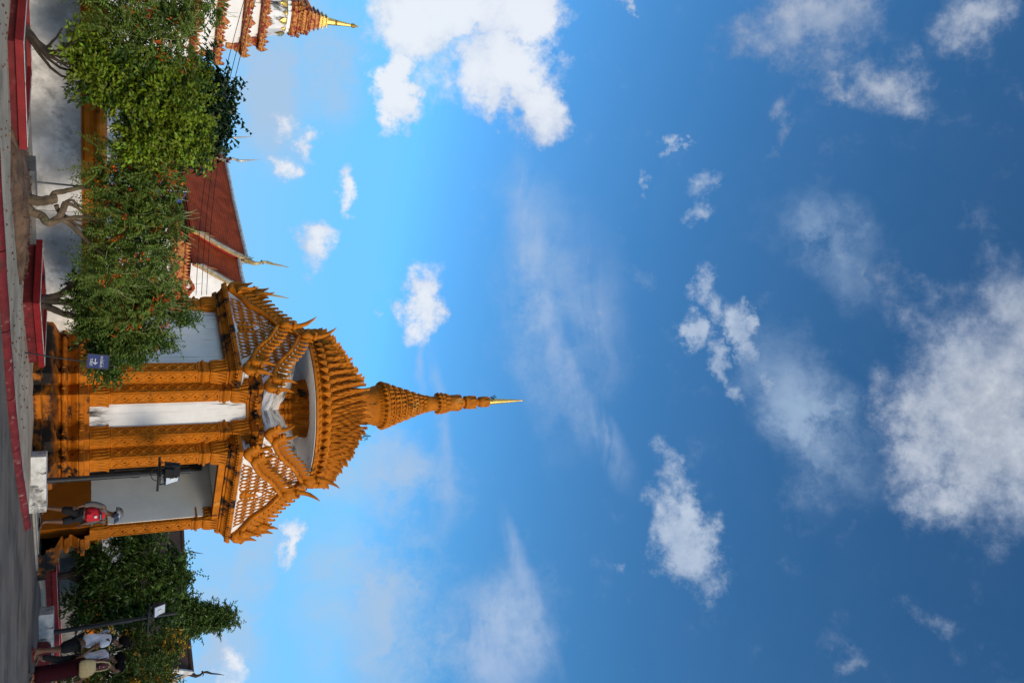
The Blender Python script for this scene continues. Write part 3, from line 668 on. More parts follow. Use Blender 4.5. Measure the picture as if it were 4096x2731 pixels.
# soil strip in front of the wall with a mound round the gnarled tree
def inpoly(x, y, P):
    c_ = False
    for i in range(len(P)):
        (x1, y1), (x2, y2) = P[i], P[i - 1]
        if (y1 > y) != (y2 > y) and x < (x2 - x1) * (y - y1) / (y2 - y1) + x1: c_ = not c_
    return c_
strip = [(-3.2, 13.7), (-2.2, 13.55), (-.75, 15.3), (-.9, 16.3), (-1.6, 17.6), (-5.0, 15.8)]
def edge_d(x, y):
    m_ = 9
    for i in range(len(strip)):
        (x1, y1), (x2, y2) = strip[i], strip[i - 1]; L2 = (x2 - x1) ** 2 + (y2 - y1) ** 2
        t = max(0, min(1, ((x - x1) * (x2 - x1) + (y - y1) * (y2 - y1)) / L2)); m_ = min(m_, math.hypot(x - x1 - t * (x2 - x1), y - y1 - t * (y2 - y1)))
    return m_
def soil_z(x, y):
    k = min(1, max(0, (edge_d(x, y) - .06) / .3)) if inpoly(x, y, strip) else 0
    return .022 + (soil_h(x, y) - .022) * k * k * (3 - 2 * k)
def soil_h(x, y):
    d = math.hypot((x + 2.15) / 1.5, (y - 14.7) / .9); return 0.085 + .14 * math.exp(-d * d * 1.6) + .02 * math.sin(x * 5.1 + y * 3) * math.cos(y * 6.2 - x)
bm = bmesh.new()
st = .1; gv = {}
for i in range(60):
    for j in range(50):
        x, y = -5.3 + i * st, 13.2 + j * st
        if inpoly(x + st / 2, y + st / 2, strip):
            q = []
            for (ii, jj) in ((i, j), (i + 1, j), (i + 1, j + 1), (i, j + 1)):
                if (ii, jj) not in gv:
                    xx, yy = -5.3 + ii * st, 13.2 + jj * st; gv[(ii, jj)] = bm.verts.new((xx + rnd.uniform(-.03, .03), yy + rnd.uniform(-.03, .03), soil_z(xx, yy)))
                q.append(gv[(ii, jj)])
            bm.faces.new(q)
me = bpy.data.meshes.new('soil_bed'); bm.to_mesh(me); bm.free(); me.materials.append(SOIL); obj('soil_bed', me, kind='structure')

def planter(name, c, u, w, L, W, h, label):
    """red walled planter: corner c, long side along unit u for L, short side along unit w for W"""
    u = Vector((*u, 0)).normalized(); w = Vector((*w, 0)).normalized(); c = Vector((*c, 0))
    o = thing(name, c, 0, label, 'planter')
    P = [Vector((0, 0, 0)), u * L, u * L + w * W, w * W]
    P = [tuple(p[:2]) for p in P]
    MB().sweep(P[::-1], [(-.04, 0), (-.02, 0), (-.02, h - .1), (-.14, h - .1), (-.14, 0)], True).build('planter_wall', REDW, o)
    MB().sweep(P[::-1], [(.05, h - .1), (.05, h - .005), (.04, h), (-.16, h), (-.165, h - .1), (.05, h - .1)], True).build('rim', REDP, o)
    MB().sweep(P[::-1], [(.03, h + .001), (.03, h + .006), (-.05, h + .006), (-.05, h + .001)], True).build('white_edge', CONCW, o)
    q = [tuple((Vector((*p, 0)) + (u * L + w * W) * .5 - (Vector((*p, 0)))) [:2]) for p in P]
    cx, cy = ((u * L + w * W) * .5)[:2]
    qq = [(cx + (p[0] - cx) * .93, cy + (p[1] - cy) * .93) for p in P]
    MB().prism(qq, .02, h - .05).build('soil', SOIL, o)
    return o
planter('planter', (-4.12, 13.2), (.86, .52), (-.8, .6), 1.45, 1.7, .23, 'low planter with bright red rim and white top edge below the bushy green shrub')
planter('planter', (-.65, 16.05), (.55, .84), (-.76, .65), 1.95, 1.45, .29, 'red walled planter between the gnarled tree and the gate, dark trunks rising from it')
c_ = G(3.6, -1.75); planter('planter', (c_.x, c_.y), tuple(A_[:2]), tuple(B_[:2]), 5.2, 1.2, .3, 'long shaded dark red planter in front of the far wall beyond the gate')

# concrete block at the wall foot and steel pole
cb = at_z(60, 715, 0); cbl = MB().box((0, 0, .12), (.75, .5, .24)).build('concrete_block', CONC, M=T(cb.x - .1, cb.y + .9, 0) @ RZ(GPSI), label='small grey concrete block at the foot of the wall beside the gnarled tree', cat='block')
pb = at_z(100, 733, .05)
MB().tube([(0, 0, -.1), (.04, 0, 1.6), (.05, 0, 2.1)], .016, 8).build('steel_pole', STEEL, M=T(pb.x, pb.y - .25, 0), label='thin grey steel pole standing before the weathered wall', cat='pole')

# ------------------------------------------------------------------ temple hall behind the wall
def hall_roof(root, y0, y1, zr, ze, hw, mt, two=True):
    """tiled roof: local y along the ridge, curved slopes; returns the section"""
    sec = [(hw * t, zr + (ze - zr) * (t ** .82)) for t in [i / 8 for i in range(9)]]
    course = []; nc = 22                      # overlapping tile courses
    for i in range(nc):
        for t, o_ in ((i / nc, 0.0), ((i + .96) / nc, .03)): course.append((hw * t, zr + (ze - zr) * (t ** .82) + o_))
    for s in (-1, 1):
        vs_ = []
        for y in (y0, y1):
            vs_ += [(s * x, y, z) for x, z in course] + [(s * x, y, z - .12) for x, z in course]
        n = len(course); f = []
        for i in range(n - 1):
            f += [(i, i + 1, 2 * n + i + 1, 2 * n + i), (n + i, 3 * n + i, 3 * n + i + 1, n + i + 1), (i, n + i, n + i + 1, i + 1), (2 * n + i, 2 * n + i + 1, 3 * n + i + 1, 3 * n + i)]
        f += [(n - 1, 2 * n - 1, 4 * n - 1, 3 * n - 1)]
        MB().add(vs_, f if s > 0 else [q[::-1] for q in f]).build('roof_slope', mt, root)
    return sec
def chofa(M, mt, name, parent, k=1.0):
    mb = MB().tube([(0, 0, -.1), (0, -.1, .12), (0, -.22, .3), (0, -.2, .5), (0, -.08, .68), (0, -.1, .86), (0, -.22, 1.1), (0, -.3, 1.4), (0, -.42, 1.75)], [.1, .12, .09, .06, .05, .07, .045, .035, .01], 8)
    mb.tube([(0, 0, .62), (0, -.2, .68), (0, -.3, .62)], [.05, .03, .008], 6)
    return obj(name, mb.mesh(name, mt, 50), parent, M @ SCL(k, k, k))
SILV = mat('weathered_silver', (.55, .53, .47), .45, .2, 6, .4, 30, metal=.5)
BARGE = mat('barge_white', (.62, .6, .56), .6, .2, 4, .3, 20)
BARGEG = mat('barge_gold', (.5, .36, .16), .5, .25, 5, .4, 24, metal=.3)
HW0 = 45.0
r0 = at_y(985, 1036, HW0)
hall = thing('temple_hall', (r0.x, r0.y, 0), math.radians(GPSI), 'temple hall with steep red tiled roof and silver horn finials behind the flowering shrubs', 'temple')
ZR = r0.z
REDTRIM = mat('red_trim', (.33, .015, .02), .5, .1, 4)
for (y0, y1, zr, ze, hw) in ((0, 10.2, ZR, 5.6, 1.55), (-2.7, .05, ZR - .42, 5.45, 1.5), (10.15, 13.1, ZR - .12, 5.4, 1.5), (-2.7, 13.1, 5.6, 4.3, 3.4)):
    sec = hall_roof(hall, y0, y1, zr, ze, hw, TILE)
    lower = hw > 3
    for s in (-1, 1):
        yy = y0 if s < 0 else y1
        if not lower:
            for sx in (-1, 1):
                mb = MB()
                pts = [(sx * x * 1.03, yy + s * .05, z + .06) for x, z in sec]
                mb.tube(pts, .08, 6, .8, (0, 1, 0)); b = mb.build('bargeboard', BARGEG if s < 0 else REDTRIM, hall)
                cr = MB(); n = 26
                for i in range(n):
                    q = i / n * 7.9; a = int(q); f = q - a; x = sec[a][0] * (1 - f) + sec[a + 1][0] * f; z = sec[a][1] * (1 - f) + sec[a + 1][1] * f
                    cr.add(*PET2, T(sx * (x + .03), yy + s * .05, z + .12) @ RY(sx * 25) @ SCL(.1, .3, .26))
                cr.build('crest', SILV if s < 0 else REDTRIM, b, kind='stuff')
                if s < 0:
                    e = sec[-1]; chofa(T(sx * e[0], yy - .05, e[1]) @ RZ(-90 * sx), GOLDP, 'eave_finial', hall, .62)
            if (s < 0 and y0 < 5) or (s > 0 and y1 > 5): chofa(T(0, yy + s * .1, zr + .02) @ RZ(0 if s < 0 else 180), SILV if s > 0 else BARGEG, 'roof_finial', hall, 1.2)
    if not lower:
        MB().tube([(0, y0, zr + .04), (0, (y0 + y1) / 2, zr + .0), (0, y1, zr + .04)], .11, 8).build('ridge', BARGE, hall)
        # white gable wall
    MB().add([(-hw * .9, y0 + .25, ze - .1), (hw * .9, y0 + .25, ze - .1), (0, y0 + .25, zr - .2), (-hw * .9, y1 - .25, ze - .1), (hw * .9, y1 - .25, ze - .1), (0, y1 - .25, zr - .2)], [(0, 1, 2), (5, 4, 3), (0, 3, 4, 1)]).build('gable_wall', PANELW, hall)
fr = MB().box((0, -2.75, 4.8), (5.6, .12, .35)).build('frieze', GOLDP, hall)
mb = MB()
for i in range(30): mb.add(*PET2, T(-2.7 + i * 5.4 / 29, -2.83, 4.97) @ SCL(.19, .3, .3)); mb.add(*PET2, T(-2.7 + i * 5.4 / 29, -2.83, 4.63) @ SCL(.19, .3, -.28))
mb.build('frieze_leaves', GOLDP, fr, kind='stuff')
MB().box((0, 5.2, 2.2), (5.2, 15.2, 4.4)).build('hall_wall', PANELW, hall)
for i in range(6):
    for s in (-1, 1): MB().tube([(s * 3.1, -2.2 + i * 3.0, 0), (s * 3.1, -2.2 + i * 3.0, 4.4)], .17, 12).build('column', BARGE, hall)
for s in (-1, 1):
    MB().box((s * 3.35, 5.2, 4.28), (.1, 16, .22)).build('fascia', REDTRIM, hall)
    MB().box((s * 3.42, 5.2, 4.12), (.08, 16, .1)).build('gutter', BARGE, hall)

# ------------------------------------------------------------------ white stepped shrine at the far left
sx0 = at_y(1300, 84, 40.0)
shr = thing('stepped_shrine', (sx0.x, sx0.y, 0), math.radians(GPSI), 'white stepped shrine tower with red and gold cornices and golden spire beside the temple hall', 'shrine')
SHW = mat('shrine_white', (.82, .82, .81), .75, .04, 1.5, .1, 12)
SHB = mat('shrine_bell_white', (.75, .74, .72), .8, .06, 2, .2, 14, grime=[((.03, .03, .032), 1.1, .5, .62, (2.2, 2.2, .35), None)])
def zs(v): return zax(v, 39.2)
def sq(h, p): # square with projecting middle bay of half width p
    q = [(-h, -h), (-p, -h), (-p, -h - .14), (p, -h - .14), (p, -h)]
    out = []
    for k in range(4):
        M = RZ(-90 * k); out += [tuple((M @ Vector((x, y, 0)))[:2]) for x, y in q[::-1]]
    return out
def cornice(h, p, z, label=None):
    path = sq(h, p)
    # order so that outward is on the left of travel
    co = MB().sweep(path, [(-.2, z - .1), (.04, z - .09), (.08, z - .04), (.26, z - .02), (.3, z), (.3, z + .1), (.34, z + .11), (.34, z + .17), (.25, z + .18), (-.2, z + .19)], True).build('gold_cornice', GOLDP, shr)
    mb = MB()
    for i in range(len(path)):
        a, b = Vector(path[i]), Vector(path[(i + 1) % len(path)]); d = b - a; L = d.length
        if L < .3: continue
        d.normalize(); nn = Vector((-d.y, d.x)); ang = math.atan2(d.y, d.x) + math.pi; k = int((L + .6) / .2)
        for j in range(k):
            q = a + d * (-.3 + (j + .5) * (L + .6) / k) + nn * .3
            mb.add(*PET2, T(q.x, q.y, z + .17) @ Matrix.Rotation(ang, 4, 'Z') @ SCL(.17, .25, .15 if j % 5 else .26))
            mb.add(*PET, T(q.x + nn.x * .02, q.y + nn.y * .02, z + .02) @ Matrix.Rotation(ang, 4, 'Z') @ SCL(.14, .2, .1))
    mb.build('antefix_row', GOLDP, co, kind='stuff')
    gb = MB().add([(-.55, 0, 0), (.55, 0, 0), (0, 0, .62), (-.55, .2, 0), (.55, .2, 0), (0, .2, .62)], [(0, 1, 2), (5, 4, 3), (1, 4, 5, 2), (2, 5, 3, 0)]).mesh('small_gable', GOLDP)
    for k in range(4): obj('small_gable', gb, co, RZ(90 * k) @ T(0, -h - .52, z + .15) @ SCL(.5, .5, .5))
levels = [(2.1, 0, zs(765)), (1.8, zs(765), zs(866)), (1.42, zs(866), zs(972)), (1.12, zs(972), zs(1043))]
for i, (h, z0, z1) in enumerate(levels):
    MB().sweep(sq(h, h * .62), [(-.3, z0 - .02), (0, z0 - .02), (0, z1 + .1), (-.3, z1 + .1)], True).box((0, 0, (z0 + z1) / 2), (2 * h - .05, 2 * h - .05, z1 - z0)).build('tier', SHW, shr)
    cornice(h, h * .62, z1)
    if i:
        for k in range(4):
            for s in (-1, 1): MB().box((s * (h - .06), -h - .03, z1 - .4), (.2, .2, .5)).box((s * (h - .06), -h - .03, z1 - .2), (.27, .27, .16), top=1.3).build('pilaster_capital', GOLDP, shr, M=RZ(90 * k))
bell = MB().lathe([(1.25, zs(1050)), (1.18, zs(1070)), (1.1, zs(1100)), (1.02, zs(1125)), (.97, zs(1140)), (1.0, zs(1143)), (1.04, zs(1150))], 8, None, math.radians(22.5)).build('bell', SHB, shr)
mb = MB()
for i in range(16): mb.add(*PET2, RZ(22.5 * i) @ T(0, -1.0, zs(1149)) @ RX(-4) @ SCL(.32 if i % 2 == 0 else .18, .25, -.42 if i % 2 == 0 else -.26))
mb.build('gold_pendants', GOLD, bell)
mb = MB().sweep(sq(.62, .4), [(-.3, zs(1150)), (0, zs(1150)), (0, zs(1170)), (-.3, zs(1170))], True); mb.build('white_neck', SHW, shr)
for (h, v0, v1) in ((.66, 1168, 1200), (.52, 1208, 1236)):
    z0, z1 = zs(v0), zs(v1)
    co = MB().sweep(sq(h, h * .65), [(-.6, z0), (.02, z0), (.05, z0 + .05), (.0, z0 + .1), (0, z1 - .1), (.06, z1 - .05), (.06, z1), (-.8, z1 + .02)], True).build('red_gold_band', GOLDP, shr)
    mb = MB()
    for k in range(4):
        for i in range(9): mb.add(*PET2, RZ(90 * k) @ T((i - 4) * h * .24, -h - .12, z1) @ SCL(.13, .22, .15)); mb.add(*PET, RZ(90 * k) @ T((i - 4) * h * .24, -h - .13, z0 + .08) @ SCL(.14, .12, .2))
    mb.build('band_leaves', GOLDP, co, kind='stuff')
z = zs(1240)
for i in range(5):
    h = .46 - i * .065; z1 = z + .2; MB().box((0, 0, (z + z1) / 2), (2 * h, 2 * h, z1 - z)).box((0, 0, z1 - .03), (2 * h + .1, 2 * h + .1, .05)).build('gold_step', GOLD if i > 2 else GOLDP, shr); z = z1
MB().lathe([(.1, z), (.16, z + .05), (.19, zs(1300)), (.18, zs(1330)), (.15, zs(1355)), (.16, zs(1358)), (.11, zs(1360)), (.14, zs(1364)), (.12, zs(1375)), (.07, zs(1420)), (.09, zs(1424)), (.12, zs(1432)), (.07, zs(1440)), (.01, zs(1454))], 8, None, .3).build('gold_spire', GOLD, shr)

# ------------------------------------------------------------------ dark tiled hall far to the right
DTILE = mat('dark_roof_tiles', (.045, .026, .02), .8, .2, 2, .5, 24)
q0 = at_y(775, 2680, 48.0); q1 = at_y(735, 2190, 52.0)
d = (q1 - q0); d.z = 0; L = d.length
rh = thing('temple_hall', (q0.x, q0.y, 0), math.atan2(d.y, d.x) - math.pi / 2, 'distant hall with long dark roof and curved horn finial behind the yellow flowering tree', 'temple')
hall_roof(rh, 0, L + 6, q0.z - .2, q0.z - 3.2, 3.4, DTILE)
MB().tube([(0, -.2, q0.z - .1), (0, L / 2, q0.z - .25), (0, L + 6, q0.z - .1)], .12, 8).build('ridge', DTILE, rh)
MB().box((0, L / 2 + 3, (q0.z - 3) / 2), (5.5, L + 5, q0.z - 3.2)).build('hall_wall', WALLG, rh)
chofa(T(0, -.1, q0.z - .2), DTILE, 'roof_finial', rh, 1.0)
chofa(T(0, L * .62, q0.z - .3), DTILE, 'roof_finial', rh, .6)
chofa(T(0, L * .97, q0.z - .3), DTILE, 'roof_finial', rh, .7)
for s in (-1, 1):
    MB().tube([(0, -.1, q0.z - .1), (s * 1.6, -.1, q0.z - 1.6), (s * 3.5, -.1, q0.z - 3.2)], .13, 6).build('bargeboard', BARGE, rh)

# power cables
for i, (v0, v1) in enumerate(((985, 784), (1010, 806), (1030, 826))):
    a, b = at_y(v0 + 8, -60, 26), at_y(v1, 1180, 32)
    pts = [a.lerp(b, k / 14) - Vector((0, 0, .35 * math.sin(math.pi * k / 14))) for k in range(15)]
    MB().tube(pts, .011, 5).build('power_cable', BLACK, label=('topmost', 'middle', 'lowest')[2 - i] + ' of three thin black power cables crossing before the temple roof', cat='cable')

# flags on bamboo poles behind the shrubs
for (v, Y, y, hh, col, lab) in ((545, 745, 19.0, .42, (.35, .012, .02), 'red flag with a white band hanging on a pole behind the gnarled tree'), (640, 778, 20.0, .45, (.012, .03, .25), 'blue flag hanging on a pole behind the gnarled tree'), (700, 760, 21.0, .4, (.02, .05, .3), 'dark blue pennant highest on its pole behind the flame flower tree')):
    p = at_y(v, Y, y); fo = thing('flag', (p.x, p.y, 0), 0, lab, 'flag')
    MB().tube([(0, 0, 0), (.02, 0, p.z + .3)], .014, 6).build('pole', BARGE, fo)
    vs_ = []; nx, nz = 7, 6
    for j in range(nz + 1):
        for i in range(nx + 1):
            a = i / nx; vs_.append((.03 + a * .26, .05 * math.sin(a * 7 + j * .4), p.z + .25 - hh * j / nz - .12 * a * a))
    MB().add(vs_, [(j * (nx + 1) + i, j * (nx + 1) + i + 1, (j + 1) * (nx + 1) + i + 1, (j + 1) * (nx + 1) + i) for j in range(nz) for i in range(nx)]).build('cloth', mat('flag_%d' % Y, col, .85, .1, 4), fo)
    if Y == 745: MB().add([(x, y_ - .004, z) for x, y_, z in vs_[16:32]], [(i, i + 1, i + 9, i + 8) for i in range(7)]).build('white_band', PANELW, fo)

# ------------------------------------------------------------------ vegetation
def leaf_mesh(name, P, D, L, W, mt, fold=.25, droop=.0):
    """one folded pointed leaf (two triangles a side) per point P with direction D"""
    n = len(P); D = D / np.linalg.norm(D, axis=1, keepdims=True)
    r = nr.normal(size=(n, 3)); r[:, 2] *= .6
    S = np.cross(D, r); S /= np.linalg.norm(S, axis=1, keepdims=True) + 1e-9
    N = np.cross(S, D)
    N *= np.where(N[:, 2:3] < 0, -1, 1)
    L = np.broadcast_to(np.asarray(L, float).reshape(-1, 1), (n, 1)); W = np.broadcast_to(np.asarray(W, float).reshape(-1, 1), (n, 1))
    mid = P + D * L * .45
    v = np.stack([P, mid + S * W * .5 + N * W * fold, P + D * L - np.array([0, 0, 1]) * L * droop, mid - S * W * .5 + N * W * fold], axis=1).reshape(-1, 3)
    i = np.arange(n) * 4
    tri = np.stack([np.stack([i, i + 1, i + 2], 1), np.stack([i, i + 2, i + 3], 1)], 1).reshape(-1, 3)
    me = bpy.data.meshes.new(name); me.vertices.add(len(v)); me.vertices.foreach_set('co', v.ravel().astype(np.float32))
    me.loops.add(tri.size); me.loops.foreach_set('vertex_index', tri.ravel().astype(np.int32))
    me.polygons.add(len(tri)); me.polygons.foreach_set('loop_start', (np.arange(len(tri)) * 3).astype(np.int32))
    me.polygons.foreach_set('loop_total', np.full(len(tri), 3, np.int32))
    me.update(calc_edges=True); me.validate(); me.materials.append(mt); return me
def unit(v): return v / (np.linalg.norm(v, axis=-1, keepdims=True) + 1e-9)
def in_blobs(bl, n, shell=.55):
    """random points in a union of ellipsoids (centre, radii), denser towards the surface; returns points and outward directions"""
    w = np.array([b[1][0] * b[1][1] * b[1][2] for b in bl]) ** .75; k = nr.choice(len(bl), n, p=w / w.sum())
    C = np.array([b[0] for b in bl])[k]; R = np.array([b[1] for b in bl])[k]
    d = unit(nr.normal(size=(n, 3))); q = nr.random((n, 1)) ** (1 / 3) ; q = shell + (1 - shell) * q ** .6 if shell else q
    q = np.where(nr.random((n, 1)) < .22, nr.random((n, 1)) * .95, q)
    q = q * (1 + .12 * nr.normal(size=(n, 1)))
    return C + d * q * R, unit(d / R)
def broad_leaves(name, bl, ntw, per, L, W, mt, parent, spread=.5, up=.25, shell=.5, droop=.15, label=None):
    """leafy twigs: each twig carries alternate leaves"""
    ncl = max(8, ntw // 12); Pc, Oc = in_blobs(bl, ncl, shell); k = nr.integers(0, ncl, ntw)
    O = unit(Oc[k] + nr.normal(size=(ntw, 3)) * .5); P = Pc[k] + nr.normal(size=(ntw, 3)) * L * 1.05
    Dt = unit(O + nr.normal(size=P.shape) * .55 + np.array([0, 0, up]))
    t = np.linspace(0, 1, per)
    PP = (P[:, None, :] + Dt[:, None, :] * (t[None, :, None] * L * 2.2)).reshape(-1, 3)
    side = unit(np.cross(Dt, np.array([.1, .2, 1.0])))
    sg = np.where(np.arange(per) % 2 == 0, 1, -1)
    DD = (Dt[:, None, :] * .75 + side[:, None, :] * sg[None, :, None] * .8).reshape(-1, 3) + nr.normal(size=(len(PP), 3)) * .3
    n = len(PP)
    return obj(name, leaf_mesh(name, PP, DD, L * nr.uniform(.7, 1.2, n), W * nr.uniform(.75, 1.2, n), mt, droop=droop), parent, kind='stuff')
def feather_leaves(name, bl, nfr, mt, parent, fl=.3, pairs=11, L=.05, W=.02, hang=.25, shell=.45):
    """feathery compound leaves: pairs of leaflets along an arching stalk"""
    P, O = in_blobs(bl, nfr, shell)
    D = unit(O + nr.normal(size=P.shape) * .6 + np.array([0, 0, .1])); t = np.linspace(.1, 1, pairs); fl_ = fl * nr.uniform(.6, 1.2, (nfr, 1, 1))
    base = P[:, None, :] + D[:, None, :] * t[None, :, None] * fl_ - np.array([0, 0, 1]) * (t ** 2)[None, :, None] * fl_ * hang * 2
    side = unit(np.cross(D, nr.normal(size=D.shape) * .35 + np.array([0, 0, 1.0])))
    PP = np.concatenate([base.reshape(-1, 3)] * 2); sd = np.repeat(side, pairs, 0); dd = np.repeat(D, pairs, 0)
    DD = np.concatenate([sd + dd * .45, -sd + dd * .45]) + nr.normal(size=(len(PP), 3)) * .12
    n = len(PP)
    return obj(name, leaf_mesh(name, PP, DD, L * nr.uniform(.8, 1.2, n), W, mt, .12, .1), parent, kind='stuff')
def blossoms(name, pts, mt, parent, r=.04, per=7):
    n = len(pts); P = np.repeat(pts, per, 0) + nr.normal(size=(n * per, 3)) * r * .55
    D = unit(nr.normal(size=P.shape) + np.array([0, -.3, .4]))
    return obj(name, leaf_mesh(name, P, D, r * nr.uniform(.8, 1.3, len(P)), r * .9, mt, .3), parent, kind='stuff')
def clusters(bl, n, k, sp, shell=.8):
    P, O = in_blobs(bl, n, shell); return (np.repeat(P + O * .05, k, 0) + nr.normal(size=(n * k, 3)) * sp)
def pxb(lst, y):
    """crown lobes given by photograph position (v, Y), half sizes in pixels and distance offset"""
    out = []
    for v, Y, rv, rY, dy in lst:
        p = at_y(v, Y, y + dy); k = (y + dy) * 1.0 / F * .93
        R_ = np.array((rY, min(rY, rv) * .9, rv)) * k
        for _ in range(6):
            d_ = nr.normal(size=3); d_ *= nr.uniform(.35, .62) / np.linalg.norm(d_); out.append((np.array(p) + d_ * R_, R_ * nr.uniform(.26, .44)))
    return out
def limb(mb, pts, r0, r1, n=8, wob=.02):
    P = [Vector(p) for p in pts]; fine = []
    for i in range(len(P) - 1):
        a, b = P[i], P[i + 1]; pa = P[i - 1] if i else a; pb = P[i + 2] if i + 2 < len(P) else b
        for k in range(5):
            t = k / 5; q = .5 * ((2 * a) + (b - pa) * t + (2 * pa - 5 * a + 4 * b - pb) * t * t + (3 * a - pa - 3 * b + pb) * t ** 3)
            fine.append(q + Vector((rnd.uniform(-wob, wob), rnd.uniform(-wob, wob), 0)))
    fine.append(P[-1]); m_ = len(fine)
    mb.tube(fine, [r0 + (r1 - r0) * (i / (m_ - 1)) ** .8 * 1 + rnd.uniform(-.08, .08) * r1 for i in range(m_)], n)
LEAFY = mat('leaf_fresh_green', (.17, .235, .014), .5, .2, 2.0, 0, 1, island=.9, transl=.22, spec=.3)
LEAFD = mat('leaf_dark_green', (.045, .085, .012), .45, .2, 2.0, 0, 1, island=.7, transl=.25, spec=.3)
LEAFF = mat('leaf_feathery', (.125, .185, .028), .55, .2, 2.0, 0, 1, island=.6, transl=.3, spec=.25)
LEAFM = mat('leaf_mango', (.025, .055, .018), .4, .2, 2.0, 0, 1, island=.6, transl=.2, spec=.35)
FLWR = mat('flame_blossom', (.75, .11, .015), .5, .2, 5, 0, 1, island=.8, transl=.3)
YFLW = mat('yellow_blossom', (.6, .3, .02), .5, .2, 5, 0, 1, island=.6, transl=.3)
DRYL = mat('dry_leaf', (.11, .05, .022), .8, .2, 5, 0, 1, island=.9)
PODS = mat('pod', (.28, .33, .12), .6, .2, 5, 0, 1, island=.5)

# bushy shrub in the left planter
o = thing('shrub', at_z(122, 235, .18), 0, 'bushy fresh green broad leaved shrub on several stems in the red rimmed planter', 'shrub')
ow = o.location
def loc(p): return Vector(p) - ow
mb = MB(); YB = 14.2
for (v, Y, r) in ((250, 115, .03), (300, 160, .03), (330, 205, .035), (340, 255, .035), (330, 290, .03), (300, 330, .03), (400, 210, .02), (400, 300, .02)):
    b = at_z(122, 232 + (Y - 230) * .18, .17); b.y = YB + rnd.uniform(-.1, .1); mid = at_y(122 + (v - 122) * .45, 232 + (Y - 230) * .35, YB + rnd.uniform(-.1, .1))
    limb(mb, [loc(b), loc(mid), loc(at_y(v, Y, YB + rnd.uniform(-.25, .25)))], r, r * .5, 7)
mb.build('stems', BARKD, o)
bl = pxb([(430, 330, 110, 110, 0), (540, 300, 130, 150, .1), (660, 360, 130, 160, .2), (600, 450, 140, 130, .1), (730, 480, 90, 120, .2), (420, 250, 90, 90, 0), (370, 350, 70, 90, 0), (700, 570, 90, 90, .2), (560, 560, 110, 80, .1), (790, 610, 50, 60, .2), (310, 260, 40, 90, -.1), (330, 150, 60, 50, 0), (760, 300, 60, 60, .3)], YB)
bl = [(np.array(loc(c)), r) for c, r in bl]
broad_leaves('crown', bl, 2500, 7, .088, .046, LEAFY, o)
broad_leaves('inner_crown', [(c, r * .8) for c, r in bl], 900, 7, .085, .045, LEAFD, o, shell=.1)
# flame flower shrub hanging over it at the picture's left
def flame_shrub(base, y, lobes, nfr, ncl, label, stems, bark, fl=.3, bl_extra=None):
    o = thing('flame_flower_tree', base, 0, label, 'tree'); ow = o.location.copy()
    mb = MB()
    for pts, r0, r1 in stems: limb(mb, [Vector(p) - ow for p in pts], r0 * 1.25, r1 * 1.3, 8, .005)
    mb.build('trunk', bark, o)
    bl = [(c - np.array(ow), r) for c, r in pxb(lobes, y)]
    feather_leaves('crown', bl, int(nfr * 1.1), LEAFF, o, fl=fl * 1.15, pairs=14, L=.055, W=.022)
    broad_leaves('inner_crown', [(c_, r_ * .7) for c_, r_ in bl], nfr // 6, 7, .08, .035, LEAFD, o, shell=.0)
    pts = clusters(bl, int(ncl * 1.1), 5, .05, .9); pts = pts[(nr.random(len(pts)) < .9)]
    blossoms('blossoms', pts, FLWR, o, .026, 9)
    # thin bare shoots and pods standing out of the crown
    mb = MB(); P, O = in_blobs(bl, int(ncl * 2.6), .6)
    for p, q in zip(P, O):
        e = Vector(p) + Vector(q) * .22 + Vector((rnd.uniform(-.1, .1), rnd.uniform(-.1, .1), rnd.uniform(.05, .3))); mb.tube([p, (Vector(p) + e) / 2 + Vector((.02, 0, .02)), e], [.006, .004, .003], 4)
    mb.build('shoots', PODS, o, kind='stuff')
    return o, bl
yb = 14.0; base = at_z(118, -60, .15); base.y = 14.4
flame_shrub(base, yb, [(480, 60, 160, 110, 0), (620, 90, 150, 130, .1), (560, 190, 110, 100, 0), (720, 120, 110, 120, .2), (800, 60, 70, 80, .3), (460, -60, 190, 120, 0), (660, -80, 190, 140, 0), (730, 230, 70, 80, .1), (850, 40, 40, 60, .3)], 900, 70,
            'feathery flame flower tree with orange blossoms leaning over the red rimmed planter', [([base, at_y(300, -40, 14.3), at_y(470, 40, 14.1)], .06, .03), ([at_y(300, -40, 14.3), at_y(480, -60, 14.2), at_y(640, 60, 14.1)], .04, .02), ([at_y(470, 40, 14.1), at_y(620, 120, 14.1), at_y(740, 190, 14.2)], .03, .012)], BARK)
